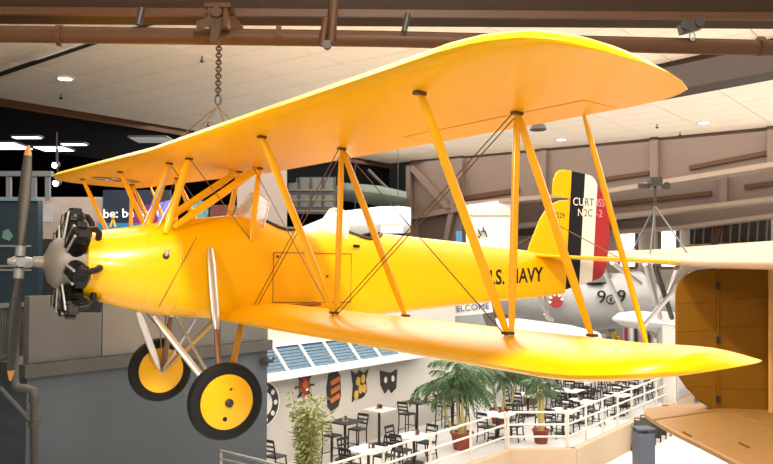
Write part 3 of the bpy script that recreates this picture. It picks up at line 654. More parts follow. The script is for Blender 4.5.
# white aircraft wing and pale green one far left of the column
wa = thing('white_wing', 'bright white aircraft wing seen beyond the rear cockpit', 'aircraft wing', at(370,225,38)); A0 = wa.location.copy()
wingblob([(at(300,234,38)-A0,.5),(at(340,224,38)-A0,1),(at(380,221,38)-A0,1.15),(at(400,220,38)-A0,1.1),(at(410,220,38)-A0,1.0)], 1.5, .6, 'wing_panel', wa, mat('gloss_white', (.82,.84,.84), .3))
for u in (355, 398): MB().tube([at(u,221,38)-A0, Vector((at(u,221,38).x-A0.x, 0, CEIL-A0.z))], .015, 6).build('suspension_cable', M_dmet, wa)
MB().box(at(392,229,36.3)-A0, (1.0,.1,.35)).build('flap', M_white, wa)
wg = thing('pale_green_wing', 'dull grey-green aircraft wing hanging in the dark gallery', 'aircraft wing', at(370,195,44)); A1 = wg.location.copy()
wingblob([(at(322,194,44)-A1,.4),(at(345,192,44)-A1,1),(at(380,196,44)-A1,1.1),(at(406,200,44)-A1,.9)], 1.5, .5, 'wing_panel', wg, mat('dull_green', (.07,.09,.07), .6))
MB().tube([at(368,170,43.5)-A1, at(405,206,43.5)-A1], .1, 8).build('brace', M_dmet, wg, 60)
MB().tube([at(330,170,43.5)-A1, at(325,205,43.5)-A1], .1, 8).build('brace', M_dmet, wg, 60)
# white banner wall with emblem and blue end
bw = thing('white_banner_stand', 'tall white exhibit banner with small dark emblem', 'banner', at(487,250,42)); A2 = bw.location.copy()
MB().hexa([at(466,252,42)-A2, at(512,252,42)-A2, at(512,252,42.3)-A2, at(466,252,42.3)-A2, at(466,205,42)-A2, at(512,199,42)-A2, at(512,199,42.3)-A2, at(466,205,42.3)-A2]).build('panel', mat('banner_white', (.7,.68,.62), .6), bw)
MB().hexa([at(456,252,41.8)-A2, at(462,252,41.8)-A2, at(462,252,42.0)-A2, at(456,252,42.0)-A2, at(456,231,41.8)-A2, at(462,231,41.8)-A2, at(462,231,42)-A2, at(456,231,42)-A2]).build('end_panel', mat('banner_blue', (.03,.17,.35), .5), bw)
MB().box(at(489,212,41.9)-A2, (2.5,.1,.35)).build('fold', mat('banner_cream', (.6,.56,.46), .6), bw)
mb = MB()
for (u0,v0,u1,v1) in ((478,229,481,236),(481,232,485,230),(483,227,484,232),(485,231,487,237),(478,236,480,238)): mb.beam(at(u0,v0,41.85)-A2, at(u1,v1,41.85)-A2, .05, .14, up=(0,1,0))
mb.build('emblem', M_blk, bw)
# welcome kiosk
wk = thing('welcome_kiosk', 'white booth with blue WELCOME lettering over a grey window', 'kiosk', at(470,335,30)); K0 = wk.location.copy()
def kp(u, v, d=0): return at(u, v, 30+d)-K0
MB().hexa([kp(441,345), kp(500,345), kp(500,345,1), kp(441,345,1), kp(441,304), kp(490,297), kp(490,297,1), kp(441,304,1)]).build('booth', M_white, wk)
MB().prism([kp(444,326,-.05), kp(486,327,-.05), kp(481,314,-.05), kp(444,317,-.05)], (0,.04,0)).build('window', mat('kiosk_glass', (.25,.29,.3), .2), wk)
MB().prism([kp(487,327,-.05), kp(499,329,-.05), kp(493,312,-.05), kp(482,314,-.05)], (0,.04,0)).build('side_panel', M_pierl, wk)
text('WELCOME', .33, mat('sign_blue', (.03,.05,.2), .5), basis(kp(447,312.6,-.06), (1,0,.09), (0,0,1)), wk, depth=.02)
# flags and visitors' stands beneath the silver aircraft
FC = [(.25,.03,.05),(.7,.66,.6),(.03,.02,.03),(.5,.3,.32),(.04,.03,.03),(.7,.6,.58),(.12,.03,.05),(.02,.02,.03)]
for k, u in enumerate((624,629,634,640,647,653,659,665)):
    p = at(u, 352, 40); fl = thing('hanging_flag', ('deep red','off-white','black','dusty rose','near-black','pale pink','maroon','blue-black')[k]+' flag drooping on its pole beneath the silver aircraft', 'flag', p, 0, 'flags below the silver aircraft')
    MB().tube([(0,0,-6), (0,0,1.25)], .03, 6).build('pole', M_alu, fl, 60)
    rr = [[Vector((x+.0,.05*math.sin(x*22+z),z)) for x in (.02,.05,.08,.12,.15,.18)] for z in (-.6,0,.6,1.2)]
    mb = MB(); vs = [p_ for r_ in rr for p_ in r_]; mb.add(vs+[p_+Vector((0,.012,0)) for p_ in vs], [(j*6+i, j*6+i+1, j*6+i+7, j*6+i+6) for j in range(3) for i in range(5)]+[(24+j*6+i, 24+j*6+i+6, 24+j*6+i+7, 24+j*6+i+1) for j in range(3) for i in range(5)])
    mb.build('cloth', mat('flag_%d' % k, FC[k], .8), fl)
cs = thing('cafe_display', 'small display of blue and yellow boxes beyond the wing', 'display', at(608,346,38)); D0 = cs.location.copy()
for k, (u, v, c) in enumerate(((603,338,(.5,.5,.48)),(608,340,(.03,.14,.4)),(613,336,(.65,.4,.03)),(617,340,(.6,.33,.03)),(611,322,(.07,.13,.16)))):
    MB().box(at(u,v,38)-D0, (.26,.3,.34 if k < 4 else .9)).build('box', mat('box_%d' % k, c, .5), cs)
MB().box(at(609,350,38)-D0, (1.0,.5,.3)).build('stand', M_white, cs)

# ================================================================== DARK GALLERY, left
for k, (u, v, wd, dp) in enumerate(((2,145,1.5,.75),(27,136.5,.85,.16),(54,148,1.05,.5),(74,143.5,.8,.16),(152,139,1.2,.5))):
    c = onz(u, v, 9.65); t = thing('fluorescent_panel', ('wide square glowing panel in the black ceiling','narrow glowing tube strip beside the square panel','square glowing panel above the small spotlight','narrow glowing strip at the end of the panel row','dim grey ceiling panel close to the edge beam')[k], 'light', c, 0, 'gallery ceiling lights')
    MB().box((0,0,0), (wd+.1,dp*2+.1,.06)).build('housing', M_dmet, t)
    MB().box((0,0,-.04), (wd,dp*2,.03)).build('diffuser', M_fluor if k < 4 else mat('dim_panel', (.2,.2,.2), .5, emit=(1,1,1), es=.16), t)
for k, (u, v) in enumerate(((56,165),(57,183))):
    t = thing('track_spotlight', ('lit track spotlight under the square ceiling panel','small lit spotlight by the end of the white frame')[k], 'light', at(u,v,24-k))
    MB().lathe([(.05,.1),(.1,.08),(.11,-.06),(.09,-.07)], (0,0,0), (.2,.9,.25), 16).build('lamp_can', M_dmet, t, 40)
    MB().lathe([(0,-.075),(.085,-.075),(.085,-.06)], (0,0,0), (.2,.9,.25), 16).build('lens', mat('spot_glow', (1,1,1), .5, emit=(1,.97,.9), es=12), t)
    MB().tube([(0,.02,.05), (0,.02,1.0)], .02, 6).build('stem', M_dmet, t)
def panel(name, label, cat, u0, v0, u1, v1, Y, m, th=.12):
    t = thing(name, label, cat, at((u0+u1)/2, v1, Y)); T0 = t.location.copy()
    MB().hexa([at(u0,v1,Y)-T0, at(u1,v1,Y)-T0, at(u1,v1,Y)-T0+Vector((0,th,0)), at(u0,v1,Y)-T0+Vector((0,th,0)), at(u0,v0,Y)-T0, at(u1,v0,Y)-T0, at(u1,v0,Y)-T0+Vector((0,th,0)), at(u0,v0,Y)-T0+Vector((0,th,0))]).build('board', m, t)
    return t, (lambda u, v, d=0: at(u, v, Y+d)-T0)
t, f = panel('exhibit_stand', 'tall teal-blue exhibit wall with pale emblem behind the propeller', 'exhibit', -160, 200, 38, 325, 21, mat('exhibit_teal', (.006,.02,.034), .5), .3)
MB().prism([f(2,238,-.02), f(9,241,-.02), f(13,236,-.02), f(8,229,-.02), f(3,231,-.02)], (0,.02,0)).build('emblem', mat('emblem_aqua', (.09,.18,.18), .5), t)
for v in (246, 266, 270): MB().box(f(10,v,-.02), (1.1,.03,.05)).build('caption_strip', mat('caption_grey', (.15,.18,.19), .5), t)
MB().beam(f(-160,199,-.05), f(38,199,-.05), .1, .1, up=(0,1,0)).build('cap_rail', mat('cap_blue', (.1,.16,.22), .5), t)
t, f = panel('exhibit_truss', 'white painted truss frame above the teal exhibit wall', 'frame', -160, 171, 51, 176, 21.5, mat('frame_white', (.11,.12,.14), .5), .2)
for u in (-150, -100, -50, 9, 34, 48): MB().beam(f(u,176,.1), f(u,201,.1), .1, .12, up=(1,0,0)).build('upright', MATS['frame_white'], t)
t, f = panel('exhibit_mural', 'pale exhibit mural behind the radial engine', 'exhibit', 38, 197, 112, 239, 23, mat('mural_pale', (.33,.295,.29), .6, vary=.35, scale=1.5), .2)
MB().prism([f(40,204,-.02), f(52,204,-.02), f(52,222,-.02), f(40,222,-.02)], (0,.02,0)).build('picture', mat('mural_grey', (.35,.37,.42), .6, vary=.4, scale=4), t)
MB().prism([f(96,222,-.02), f(103,222,-.02), f(103,232,-.02), f(96,232,-.02)], (0,.02,0)).build('picture', mat('mural_rose', (.5,.16,.16), .6), t)
t, f = panel('exhibit_screen', 'wide dark screen with white slogan over magenta and blue bands', 'screen', 103, 190, 170, 224, 22.6, mat('screen_navy', (.012,.022,.045), .3), .15)
MB().prism([f(126,226,-.02), f(170,226,-.02), f(170,202,-.02), f(140,206,-.02)], (0,.01,0)).build('magenta_band', mat('screen_magenta', (.10,.012,.09), .3, emit=(.3,.03,.25), es=.25), t)
MB().prism([f(98,229,-.03), f(150,229,-.03), f(150,223,-.03), f(98,223,-.03)], (0,.01,0)).build('blue_band', mat('screen_blue', (.01,.12,.28), .3, emit=(.02,.3,.6), es=.2), t)
MB().prism([f(158,224,-.03), f(170,224,-.03), f(170,200,-.03), f(158,203,-.03)], (0,.01,0)).build('violet_band', mat('screen_violet', (.12,.12,.4), .3, emit=(.2,.22,.7), es=.4), t)
text('be: be tom', .36, mat('slogan_white', (.8,.75,.78), .4, emit=(1,.9,.95), es=.6), basis(f(103,218,-.05), (1,0,.03), (0,0,1)), t, depth=.01)
mb = MB(); a = f(113,222,-.05)
mb.lathe([(0,.0),(.05,.01),(.05,.09),(0,.1)], a+Vector((0,0,.1)), (0,0,1), 10).beam(a+Vector((-.08,0,-.15)), a+Vector((0,0,.1)), .03, .05).beam(a+Vector((.08,0,-.15)), a+Vector((0,0,.1)), .03, .05)
mb.build('figure_mark', mat('mark_yellow', (.7,.5,.05), .5), t)
panel('exhibit_counter', 'black counter block below the blue band of the screen', 'counter', 104, 229, 165, 321, 22.4, mat('counter_black', (.01,.01,.012), .5), .5)
panel('exhibit_plinth', 'dark low plinth wall under the pale mural', 'plinth', 38, 239.5, 103, 321, 23, mat('plinth_dark', (.02,.022,.025), .6), .3)
# things between the cabane struts
panel('teal_display', 'small teal display panel seen under the wing centre', 'display', 190, 201, 208, 318, 24, mat('display_teal', (.06,.3,.36), .5))
panel('maroon_case', 'dark maroon cabinet beside the grey pillar', 'cabinet', 210, 205, 234, 318, 24, mat('case_maroon', (.10,.016,.014), .5), .5)
struct('wall_pillar', MB().hexa([at(237,322,22), at(287,322,22.5), at(287,322,24), at(237,322,24), at(237,150,22), at(287,150,22.5), at(287,150,24), at(237,150,24)]), mat('pillar_lilac', (.2,.175,.175), .6))
t, f = panel('window_display', 'row of dim grey framed panes in the dark gallery', 'display', 286, 177, 336, 214, 41, mat('pane_backing', (.02,.022,.024), .5))
for k in range(4):
    for j in range(2): MB().box(f(293+12*k,184+17*j,-.1), (.45,.06,.62)).build('pane', mat('pane_grey', (.04,.047,.045), .3), t)
for v in (211, 200, 190): MB().box(f(311,v,-.3), (2.4,.06,.06)).build('rail', mat('bronze_rail', (.12,.08,.04), .5), t)

# ================================================================== PIER DETAILS, left
pv = thing('vertical_drain_pipe', 'grey drain pipe with elbow running down the corner of the pier', 'pipe', at(35,464,13.3)); V0 = pv.location.copy()
MB().tube([at(35,510,13.3)-V0, at(35,400,13.3)-V0, at(33,391,13.3)-V0, at(26,388.5,13.3)-V0, at(18,388,13.3)-V0, at(14.5,383,13.3)-V0, at(14,372,13.3)-V0, at(14,300,13.3)-V0], .075, 12).build('pipe', mat('pipe_grey', (.045,.047,.044), .5), pv, 50)
for v in (399, 424): MB().lathe([(.08,-.04),(.1,-.04),(.1,.04),(.08,.04)], at(35,v,13.3)-V0, (0,0,1), 12).build('coupling', MATS['pipe_grey'], pv, 50)
MB().tube([at(0,388,13.3)-V0, at(35,426,13.3)-V0], .04, 10).build('branch_pipe', MATS['pipe_grey'], pv, 50)
rl = thing('corrugated_guard', 'pale corrugated metal guard rail at the mezzanine edge', 'railing', at(15,350,15)); G0 = rl.location.copy()
for k in range(13):
    u = -4+2.8*k; Y = 13.9+.17*k
    MB().hexa([at(u,357-k*.85,Y)-G0, at(u+1.7,356.5-k*.85,Y)-G0, at(u+1.7,356.5-k*.85,Y+.06)-G0, at(u,357-k*.85,Y+.06)-G0, at(u,306,Y)-G0, at(u+1.7,306,Y)-G0, at(u+1.7,306,Y+.06)-G0, at(u,306,Y+.06)-G0]).build('rib', M_pierl, rl)
MB().beam(at(-8,306,13.7)-G0, at(33,304,16.2)-G0, .1, .08).build('top_rail', M_pierl, rl)
MB().hexa([at(-8,362,13.95)-G0, at(33,347,16.2)-G0, at(33,347,16.4)-G0, at(-8,362,14.2)-G0, at(-8,356,13.95)-G0, at(33,342,16.2)-G0, at(33,342,16.4)-G0, at(-8,356,14.2)-G0]).build('base_plate', mat('base_grey', (.09,.09,.08), .5), rl)
MB().hexa([at(-8,358,14.2)-G0, at(33,344,16.5)-G0, at(33,344,16.55)-G0, at(-8,358,14.25)-G0, at(-8,308,14.2)-G0, at(33,306,16.5)-G0, at(33,306,16.55)-G0, at(-8,308,14.25)-G0]).build('backing', mat('guard_back', (.06,.06,.058), .5), rl)
wf = thing('wall_hook_fixture', 'small dark bracket on the edge of the blue-grey pier', 'bracket', pr(PL-.15,-.1,3.2))
MB().box((0,0,0), (.12,.16,.2)).build('plate', M_dmet, wf); MB().tube([(0,-.08,.02),(.18,-.12,.02),(.2,-.12,.12)], .03, 8).build('arm', M_dmet, wf, 60)
gr_ = thing('lower_hand_rail', 'grey tubular hand rail at the foot of the blue-grey pier', 'railing', at(235,464,16.0)); Q0 = gr_.location.copy()
MB().tube([at(221,470,16)-Q0, at(221,451,16)-Q0, at(262,461,15.2)-Q0, at(300,472,14.5)-Q0], .03, 8).build('rail', M_alu, gr_, 60)
MB().tube([at(221,459,16)-Q0, at(262,469,15.2)-Q0], .025, 8).build('rail', M_alu, gr_, 60)

# ================================================================== CAFE
ZB = Vector((0,0,1))
def cw(s, t, z): p = W0 + AX*s + BX*t; return Vector((p.x, p.y, z))      # s along the cafe wall, t out from it
# awning with louvre slats
aw = thing('louvred_awning', 'white-framed awning with rows of blue louvre slats over the cafe wall', 'awning', cw(4,0,2.25)); O = aw.location.copy()
A_B, A_T, TB0, TB1 = 2.60, 3.24, .62, .02
NP = 8; SL = 7.0; S_0 = -2.0
def ap(s, k): return cw(s, TB0+(TB1-TB0)*k, A_B+(A_T-A_B)*k)-O
nrm = (ap(1,0)-ap(0,0)).cross(ap(0,1)-ap(0,0)).normalized()
if nrm.z < 0: nrm = -nrm
for k in range(NP+2):
    s = S_0+(SL-S_0)*k/(NP+1); MB().beam(ap(s,0)+nrm*.02, ap(s,1)+nrm*.02, .08, .06, up=nrm).build('rafter', M_awn, aw)
slat_me = {}
for k in range(NP+1):
    s0, s1 = S_0+(SL-S_0)*k/(NP+1)+.05, S_0+(SL-S_0)*(k+1)/(NP+1)-.05
    for j in range(8):
        q = (j+.6)/8.2; MB().beam(ap(s0,q), ap(s1,q), .065, .02, up=nrm).build('slat', M_blue, aw)
MB().hexa([ap(S_0,-.02)-UP*.18, ap(SL,-.02)-UP*.18, ap(SL,.1)-UP*.18-UP*.05, ap(S_0,.1)-UP*.23, ap(S_0,-.02), ap(SL,-.02), ap(SL,.1), ap(S_0,.1)]).build('fascia', M_awn, aw)
MB().prism([ap(S_0,0)-nrm*.05, ap(SL,0)-nrm*.05, ap(SL,1)-nrm*.05, ap(S_0,1)-nrm*.05], -nrm*.03).build('backing', M_awn, aw)
MB().beam(ap(S_0,1)+UP*.03, ap(SL+.6,1)+UP*.03, .18, .12).build('ridge', M_awn, aw)
# plaques on the wall
BK = mat('plaque_black', (.02,.02,.022), .5); OG = mat('plaque_orange', (.5,.13,.02), .5); GD = mat('plaque_gold', (.5,.33,.06), .5); WH = mat('plaque_white', (.7,.69,.66), .5); RD = mat('plaque_red', (.3,.03,.03), .5)
def onwall(u, v): return onplane(u, v, W0, BX)
def plaque(label, u, v, name='wall_plaque'):
    c = onwall(u, v); t = thing(name, label, 'plaque', c, 0, 'painted plaques on the cafe wall'); return t
def disc(t, du, dz, rx, rz, m, o, nm_, n=20, th=.03):
    MB().prism([AX*(du+rx*math.cos(2*PI*k/n)) + UP*(dz+rz*math.sin(2*PI*k/n)) + BX*o for k in range(n)], BX*th).build(nm_, m, t)
t = plaque('large round black ring plaque with white centre on the cafe wall', 262, 404)
disc(t,0,0,.62,.62,WH,.01,'disc'); disc(t,0,0,.56,.56,BK,.03,'ring'); disc(t,0,0,.30,.32,WH,.05,'centre')
for k in range(9): a = 2*PI*k/9; disc(t,.43*math.cos(a),.43*math.sin(a),.07,.07,WH,.045,'letter_dot',8)
t = plaque('dark red spiky emblem plaque above the bamboo', 304, 386)
disc(t,0,0,.22,.32,RD,.01,'shield'); disc(t,0,.05,.12,.12,OG,.03,'centre')
for a in range(8): a = a*PI/4; MB().beam(AX*.15*math.cos(a)+UP*.2*math.sin(a)+BX*.03, AX*.38*math.cos(a)+UP*.42*math.sin(a)+BX*.03, .05, .05).build('spike', BK, t)
t = plaque('tall black plaque with orange bands on the cafe wall', 333, 390)
MB().prism([AX*x+UP*z+BX*.01 for x, z in ((-.25,-.45),(-.1,-.6),(.2,-.5),(.32,-.2),(.28,.4),(.1,.6),(-.2,.5),(-.3,.1))], BX*.03).build('shield', BK, t)
for z in (-.3,-.05,.2): MB().beam(AX*-.15+UP*z+BX*.04, AX*.25+UP*(z+.12)+BX*.04, .03, .14, up=UP).build('band', OG, t)
t = plaque('gold and black leaping emblem plaque on the cafe wall', 359, 384)
MB().prism([AX*x+UP*z+BX*.01 for x, z in ((-.35,-.5),(-.2,-.35),(0,-.45),(.2,-.4),(.35,-.25),(.3,.1),(.42,.4),(.2,.3),(0,.42),(-.15,.3),(-.4,.45),(-.3,.0))], BX*.03).build('shield', BK, t)
for x, z in ((-.12,.1),(.12,.15),(0,-.15),(.18,-.15),(-.2,-.3)): disc(t,x,z,.1,.14,GD,.04,'gold_patch',10)
t = plaque('black mask plaque with pale cut-outs on the cafe wall', 388, 380)
MB().prism([AX*x+UP*z+BX*.01 for x, z in ((-.45,.35),(-.4,-.1),(-.2,-.4),(0,-.25),(.15,-.42),(.4,-.3),(.45,.3),(.1,.22))], BX*.03).build('mask', BK, t)
for x in (-.2,.18): disc(t,x,.03,.07,.1,WH,.04,'eye_hole',8)
# chairs, stools and tables
def chair_proto(name, label, sh, bh, w_, cat, group):
    t = thing(name, label, cat, (0,0,0), 0, group); h = w_/2
    bevel(MB().box((0,0,sh), (w_,w_,.045)).build('seat', M_wood, t), .01, 1)
    for x in (-1,1):
        MB().tube([(x*(h-.01),h+.03,0),(x*(h-.02),h-.02,sh*.6),(x*(h-.02),h-.02,sh),(x*(h-.02),h+.07,bh)], .021, 6).build('leg', M_wood, t, 60)
        MB().tube([(x*h,-h,0),(x*(h-.02),-h+.03,sh)], .021, 6).build('leg', M_wood, t, 60)
        MB().tube([(x*h,-h+.02,sh*.35),(x*h,h+.01,sh*.35)], .013, 5).build('stretcher', M_wood, t, 60)
    for k in (.35,.62,.93): z = sh+(bh-sh)*k; MB().box((0,h-.02+.09*k,z), (w_-.05,.022,.075 if k > .9 else .045)).build('back_slat', M_wood, t)
    MB().tube([(-h,-h+.01,sh*.5),(h,-h+.01,sh*.5)], .013, 5).build('stretcher', M_wood, t, 60)
    return t
def put(proto, flag, x, y, rz, label=None, z=0):
    o = proto if not flag else dup(proto); flag.append(1); o.location = (x, y, z); o.rotation_euler = (0,0,rz)
    if label: o['label'] = label
    return o
ch0 = chair_proto('dining_chair', 'black ladder-back wooden dining chair at a white cafe table', .46, .92, .42, 'chair', 'dining chairs in the cafe'); chf = []
st0 = chair_proto('bar_stool', 'tall black bar stool with ladder back at a high cafe table', .76, 1.15, .40, 'stool', 'bar stools by the cafe wall'); stf = []
def table_proto(name, label, zt, w_, l_, group, top):
    t = thing(name, label, 'table', (0,0,0), 0, group)
    bevel(MB().box((0,0,zt-.02), (w_,l_,.04)).build('table_top', top, t), .008, 1)
    MB().lathe([(.28,0),(.28,.02),(.05,.05),(.04,.1),(.04,zt-.08),(.16,zt-.06),(.16,zt-.04)], (0,0,0), n=14).build('pedestal', M_wood, t, 40)
    return t
tb0 = table_proto('dining_table', 'white-topped cafe table on black pedestal', .75, .85, .85, 'white dining tables in the cafe', M_ttop); tbf = []
bt0 = table_proto('bar_table', 'high white bar table on slim black pedestal by the cafe wall', 1.07, .75, .75, 'high tables by the cafe wall', M_ttop); btf = []
RA = math.atan2(AX.y, AX.x)
cad_f = []
def caddy(x, y, z, lab):
    if not cad_f:
        t = thing('condiment_caddy', lab, 'caddy', (x,y,z), 0, 'condiment caddies on the cafe tables'); cad_f.append(t)
        MB().box((0,0,.01), (.2,.14,.02)).build('tray', M_alu, t)
        MB().box((.04,0,.07), (.08,.1,.1)).build('napkin_holder', M_dmet, t)
        for k in (-1,1): MB().lathe([(.022,0),(.024,.09),(.01,.12),(.01,.14)], (-.06,.03*k,.02), n=8).build('shaker', M_sil if k > 0 else M_terra, t, 40)
    else: o = dup(cad_f[0]); o.location = (x,y,z); o.rotation_euler = (0,0,random.uniform(0,3)); o['label'] = lab
def dtable(s_, t_, chairs, desc):
    p = cw(s_, t_, 0); put(tb0, tbf, p.x, p.y, RA, 'white-topped cafe table '+desc)
    for k in chairs:
        a = RA+k*PI/2; off = .62+random.uniform(-.04,.06)
        put(ch0, chf, p.x-off*math.sin(a), p.y+off*math.cos(a), a+random.uniform(-.1,.1), 'black ladder-back chair at the table '+desc)
    caddy(p.x+.08, p.y+.05, .752, 'small condiment caddy on the table '+desc)
for s_, t_, cs_, ds in ((.75,2.75,(0,1,3),'just past the bamboo clump'),(2.75,2.75,(0,1,3),'in front of the high white bar table'),(6.9,3.0,(1,2,3),'right behind the large palm'),
    (8.75,4.35,(0,1,3),'beside the slender bare-stemmed palm'),(10.75,4.0,(0,1,2,3),'second along the climbing railing'),(10.9,2.0,(0,1,3),'beside the red-flowered palm'),
    (12.8,2.75,(0,1,2,3),'in the middle of the open floor'),(12.9,4.55,(1,3),'third along the climbing railing'),(14.9,4.1,(0,1,3),'fourth along the climbing railing'),(14.9,2.2,(0,1,2,3),'beyond the leafy green palm'),
    (16.9,3.5,(0,1,2),'near the far end of the railing'),(16.9,1.5,(0,1,3),'in the back row of the open floor'),(15.2,.2,(0,1,2),'at the back corner beyond the leafy palm'),(18.9,3.0,(0,1,2),'at the very end of the railing')):
    dtable(s_, t_, cs_, ds)
def bar(s_, t_, st_, dark, desc):
    p = cw(s_, t_, 0); t = put(bt0, btf, p.x, p.y, RA, ('high black-topped bar table ' if dark else 'high white-topped bar table ')+desc)
    if dark:
        c = [c for c in t.children if c.name.startswith('table_top')][0]; c.data = c.data.copy(); c.data.materials[0] = M_wood
    for k in st_:
        a = RA+k*PI/2; put(st0, stf, p.x-.55*math.sin(a), p.y+.55*math.cos(a), a, 'tall black bar stool at the high table '+desc)
    caddy(p.x, p.y, 1.072, 'small condiment caddy on the high table '+desc)
bar(3.97, .6, (), False, 'standing alone below the gold emblem'); bar(5.75, .75, (1,), True, 'below the black mask plaque'); bar(1.9, 1.0, (1,3), True, 'below the orange-banded plaque'); bar(7.6, .9, (1,3), False, 'at the end of the awning')
p = cw(-.35, .55, 0); put(ch0, chf, p.x, p.y, RA+PI/2, 'lone black ladder-back chair against the cafe wall beside the bamboo')
# railing: posts and three rails, each run a thing
def railing(name, label, a, b, n, hgt=1.07):
    t = thing(name, label, 'railing', a); d = b-a
    for k in range(n+1):
        p = d*(k/n); MB().box(p+UP*(hgt/2), (.06,.06,hgt)).build('post', M_rail, t)
    for z in (hgt, hgt*.66, hgt*.33): MB().tube([UP*z, d+UP*z], .032, 8).build('rail', M_rail, t, 60)
    return t
railing('pipe_railing', 'white pipe railing along the cafe tables towards the blue-grey pier', R0, R1, 7)
railing('pipe_railing', 'short white pipe railing in front of the potted palm', R1+Vector((.08,0,0)), R2-Vector((.05,0,0)), 1)
railing('pipe_railing', 'white pipe railing climbing along the tan platform towards the flying boat tail', R2, R3, 9)
# plants
def pot(t, r, h, m=M_terra):
    MB().lathe([(r*.72,0),(r*.95,h*.9),(r*1.05,h*.9),(r*1.05,h),(r*.9,h),(r*.88,h*.9)], (0,0,0), n=20).build('pot', m, t, 40)
    MB().lathe([(0,h*.86),(r*.9,h*.86),(r*.9,h*.88),(0,h*.88)], (0,0,0), n=16).build('soil', M_soil, t)
def frond(L_, droop, wl, n=16, seed=0):
    rd = random.Random(seed); mb = MB(); pts = []
    for k in range(n+1):
        q = k/n; pts.append(Vector((L_*(q-.22*droop*q*q), 0, L_*(.55*q-droop*.95*q*q))))
    mb.tube(pts, [.014*(1-.8*k/n)+.002 for k in range(n+1)], 5)
    for k in range(2, n+1):
        p = pts[k]; q = k/n; ll = wl*math.sin(PI*min(1, .18+.8*q))**.7
        for s in (-1, 1):
            d = Vector((.55, s*.75, -.45-.5*rd.random())).normalized(); wv = Vector((.035,0,.012)); m_ = p+d*ll*.5+UP*.04; e = p+d*ll - UP*ll*.25
            mb.add([p-wv*.5, p+wv*.5, m_+wv*.7, e, m_-wv*.7], [(0,1,2,3,4)])
    return mb.mesh('frond', M_leaf)
fr_me = [frond(1.25,1.0,.46,seed=1), frond(1.15,1.3,.44,seed=2), frond(1.3,.75,.44,seed=3)]
def palm(label, loc, trunks, nf, sc_, pr_, ph_, name='potted_palm'):
    t = thing(name, label, 'plant', loc); pot(t, pr_, ph_)
    for (dx, dy, h) in trunks:
        MB().tube([(dx*.4,dy*.4,ph_*.8),(dx*.8,dy*.8,h*.5),(dx,dy,h)], [.05,.042,.03], 8).build('trunk', M_stem, t, 60)
        for k in range(nf):
            o = link('frond', fr_me[k % 3], t); a = 2*PI*k/nf+random.uniform(-.3,.3); s = sc_*random.uniform(.8,1.1)
            o.location = (dx, dy, h-.02+random.uniform(-.1,.05)); o.rotation_euler = (random.uniform(-.2,.2), random.uniform(-.5,.15), a); o.scale = (s, s, s)
    return t
p = onz(463, 450, 0); p = onz(462, 449, 0)
palm('large potted palm with arching fronds among the cafe tables', p, ((-.15,.0,2.0),(.2,.1,2.25),(.0,-.2,1.75),(-.55,.4,1.8)), 11, 1.0, .34, .5)
p = onz(541, 443, 0)
palm('slender potted palm with bare yellow stems behind the short railing', p, ((-.08,.0,1.75),(.1,.05,1.95),(0,-.08,1.55)), 7, .55, .26, .42)
p = cw(9.0, 1.9, 0)
t = palm('bushy potted palm with red flowers behind the railing corner', p, ((-.2,0,1.6),(.25,.1,1.85),(.55,0,1.55)), 11, .85, .34, .5)
for k in range(7):
    MB().lathe([(0,-.05),(.06,0),(0,.06)], (random.uniform(-.7,.5), -.25, random.uniform(1.3,1.9)), n=8).build('flower', mat('flower_red', (.45,.02,.02), .5), t, 60)
p = cw(13.0, 1.0, 0)
palm('leafy green potted palm in the far part of the cafe', p, ((-.2,0,1.5),(.25,.1,1.7)), 10, .9, .3, .45)
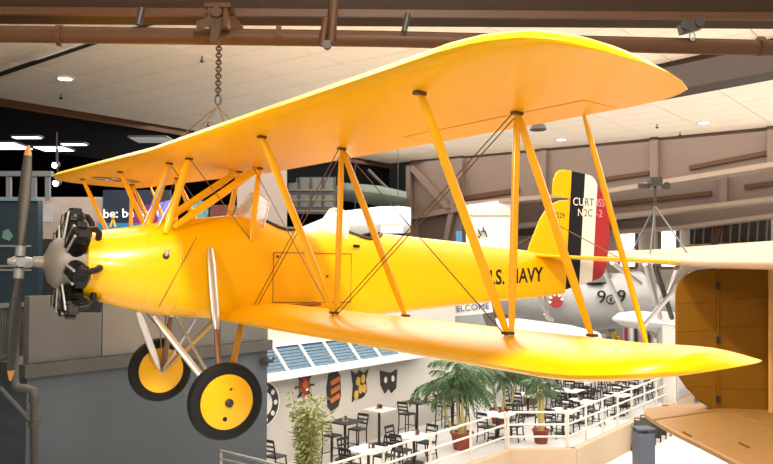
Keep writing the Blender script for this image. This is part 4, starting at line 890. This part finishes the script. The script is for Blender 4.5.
# bamboo
p = onz(308, 488, 0)
bb = thing('potted_bamboo', 'tall pale green bamboo clump in front of the cafe wall', 'plant', p); pot(bb, .28, .4)
rd = random.Random(5); lf = MB()
for k in range(20):
    a, r = rd.uniform(0,2*PI), rd.uniform(.02,.16); h = rd.uniform(1.6,2.35); sx_, sy_ = rd.uniform(-.42,.42), rd.uniform(-.2,.2)
    b = Vector((r*math.cos(a), r*math.sin(a), .3)); tpt = Vector((b.x+sx_, b.y+sy_, h))
    MB().tube([b, b.lerp(tpt,.5)+Vector((0,0,.05)), tpt], [.012,.01,.005], 5).build('cane', M_stem, bb, 60)
    for j in range(75):
        q = rd.uniform(.12,1.0); c = b.lerp(tpt, q); d = Vector((rd.uniform(-1,1), rd.uniform(-1,1), rd.uniform(-.7,.6))).normalized(); c = c + d*rd.uniform(.02,.16)
        wv = d.cross(Vector((rd.random(), rd.random(), rd.random()))).normalized()*.026; l = rd.uniform(.13,.24)
        lf.add([c, c+d*l*.4+wv, c+d*l, c+d*l*.4-wv], [(0,1,2,3)])
o = lf.build('foliage', M_leafl, bb); o['kind'] = 'stuff'
# folding panels leaning on the platform and the litter kiosk, right
for k in range(6):
    s = 4.6+.62*k; p = R2 + RDIR*s + BX*.55 + UP*LOWF
    t = thing('folded_chair', 'dark green folded chair leaning against the tan platform wall', 'chair', p, RA-PI/2, 'folded chairs leaning on the platform')
    q = Vector((0,.28,0))
    MB().beam(Vector((0,-.05,.12)), Vector((0,.22,.98)), .42, .05, up=(0,1,0)).build('seat_back', mat('folding_green', (.035,.045,.035), .5), t)
    for x in (-.2,.2): MB().tube([(x,-.12,0),(x,.25,1.05)], .02, 6).build('leg', M_dmet, t, 60)
    for x in (-.17,.17): MB().tube([(x,.05,0),(x,-.02,.6)], .018, 6).build('leg', M_dmet, t, 60)
    MB().tube([(-.2,.25,1.05),(.2,.25,1.05)], .02, 6).build('top_rail', M_dmet, t, 60)
p = Vector((7.62, 24.0, LOWF))
lk = thing('information_kiosk', 'slate blue square kiosk post on the pale floor', 'kiosk', p, .15)
bevel(MB().box((0,0,.68), (.5,.5,1.26)).build('kiosk_body', mat('slate_blue', (.065,.08,.115), .4), lk), .02)
MB().box((0,0,1.42), (.52,.5,.05)).build('lid', MATS['slate_blue'], lk)
for x in (-.2,.2):
    for y in (-.2,.2): MB().box((x,y,1.36), (.05,.05,.1)).build('lid_post', M_dmet, lk)
for x in (-.2,.2):
    for y in (-.2,.2): MB().box((x,y,.03), (.06,.06,.06)).build('foot', M_dmet, lk)
vis = thing('pillar_post', 'white square column beyond the end of the pipe railing', 'column', onz(668, 424, LOWF))
MB().box((0,0,2.2), (.5,.5,4.4)).build('shaft', M_cwall, vis); MB().box((0,0,.1), (.6,.6,.2)).build('plinth', M_cwall, vis)
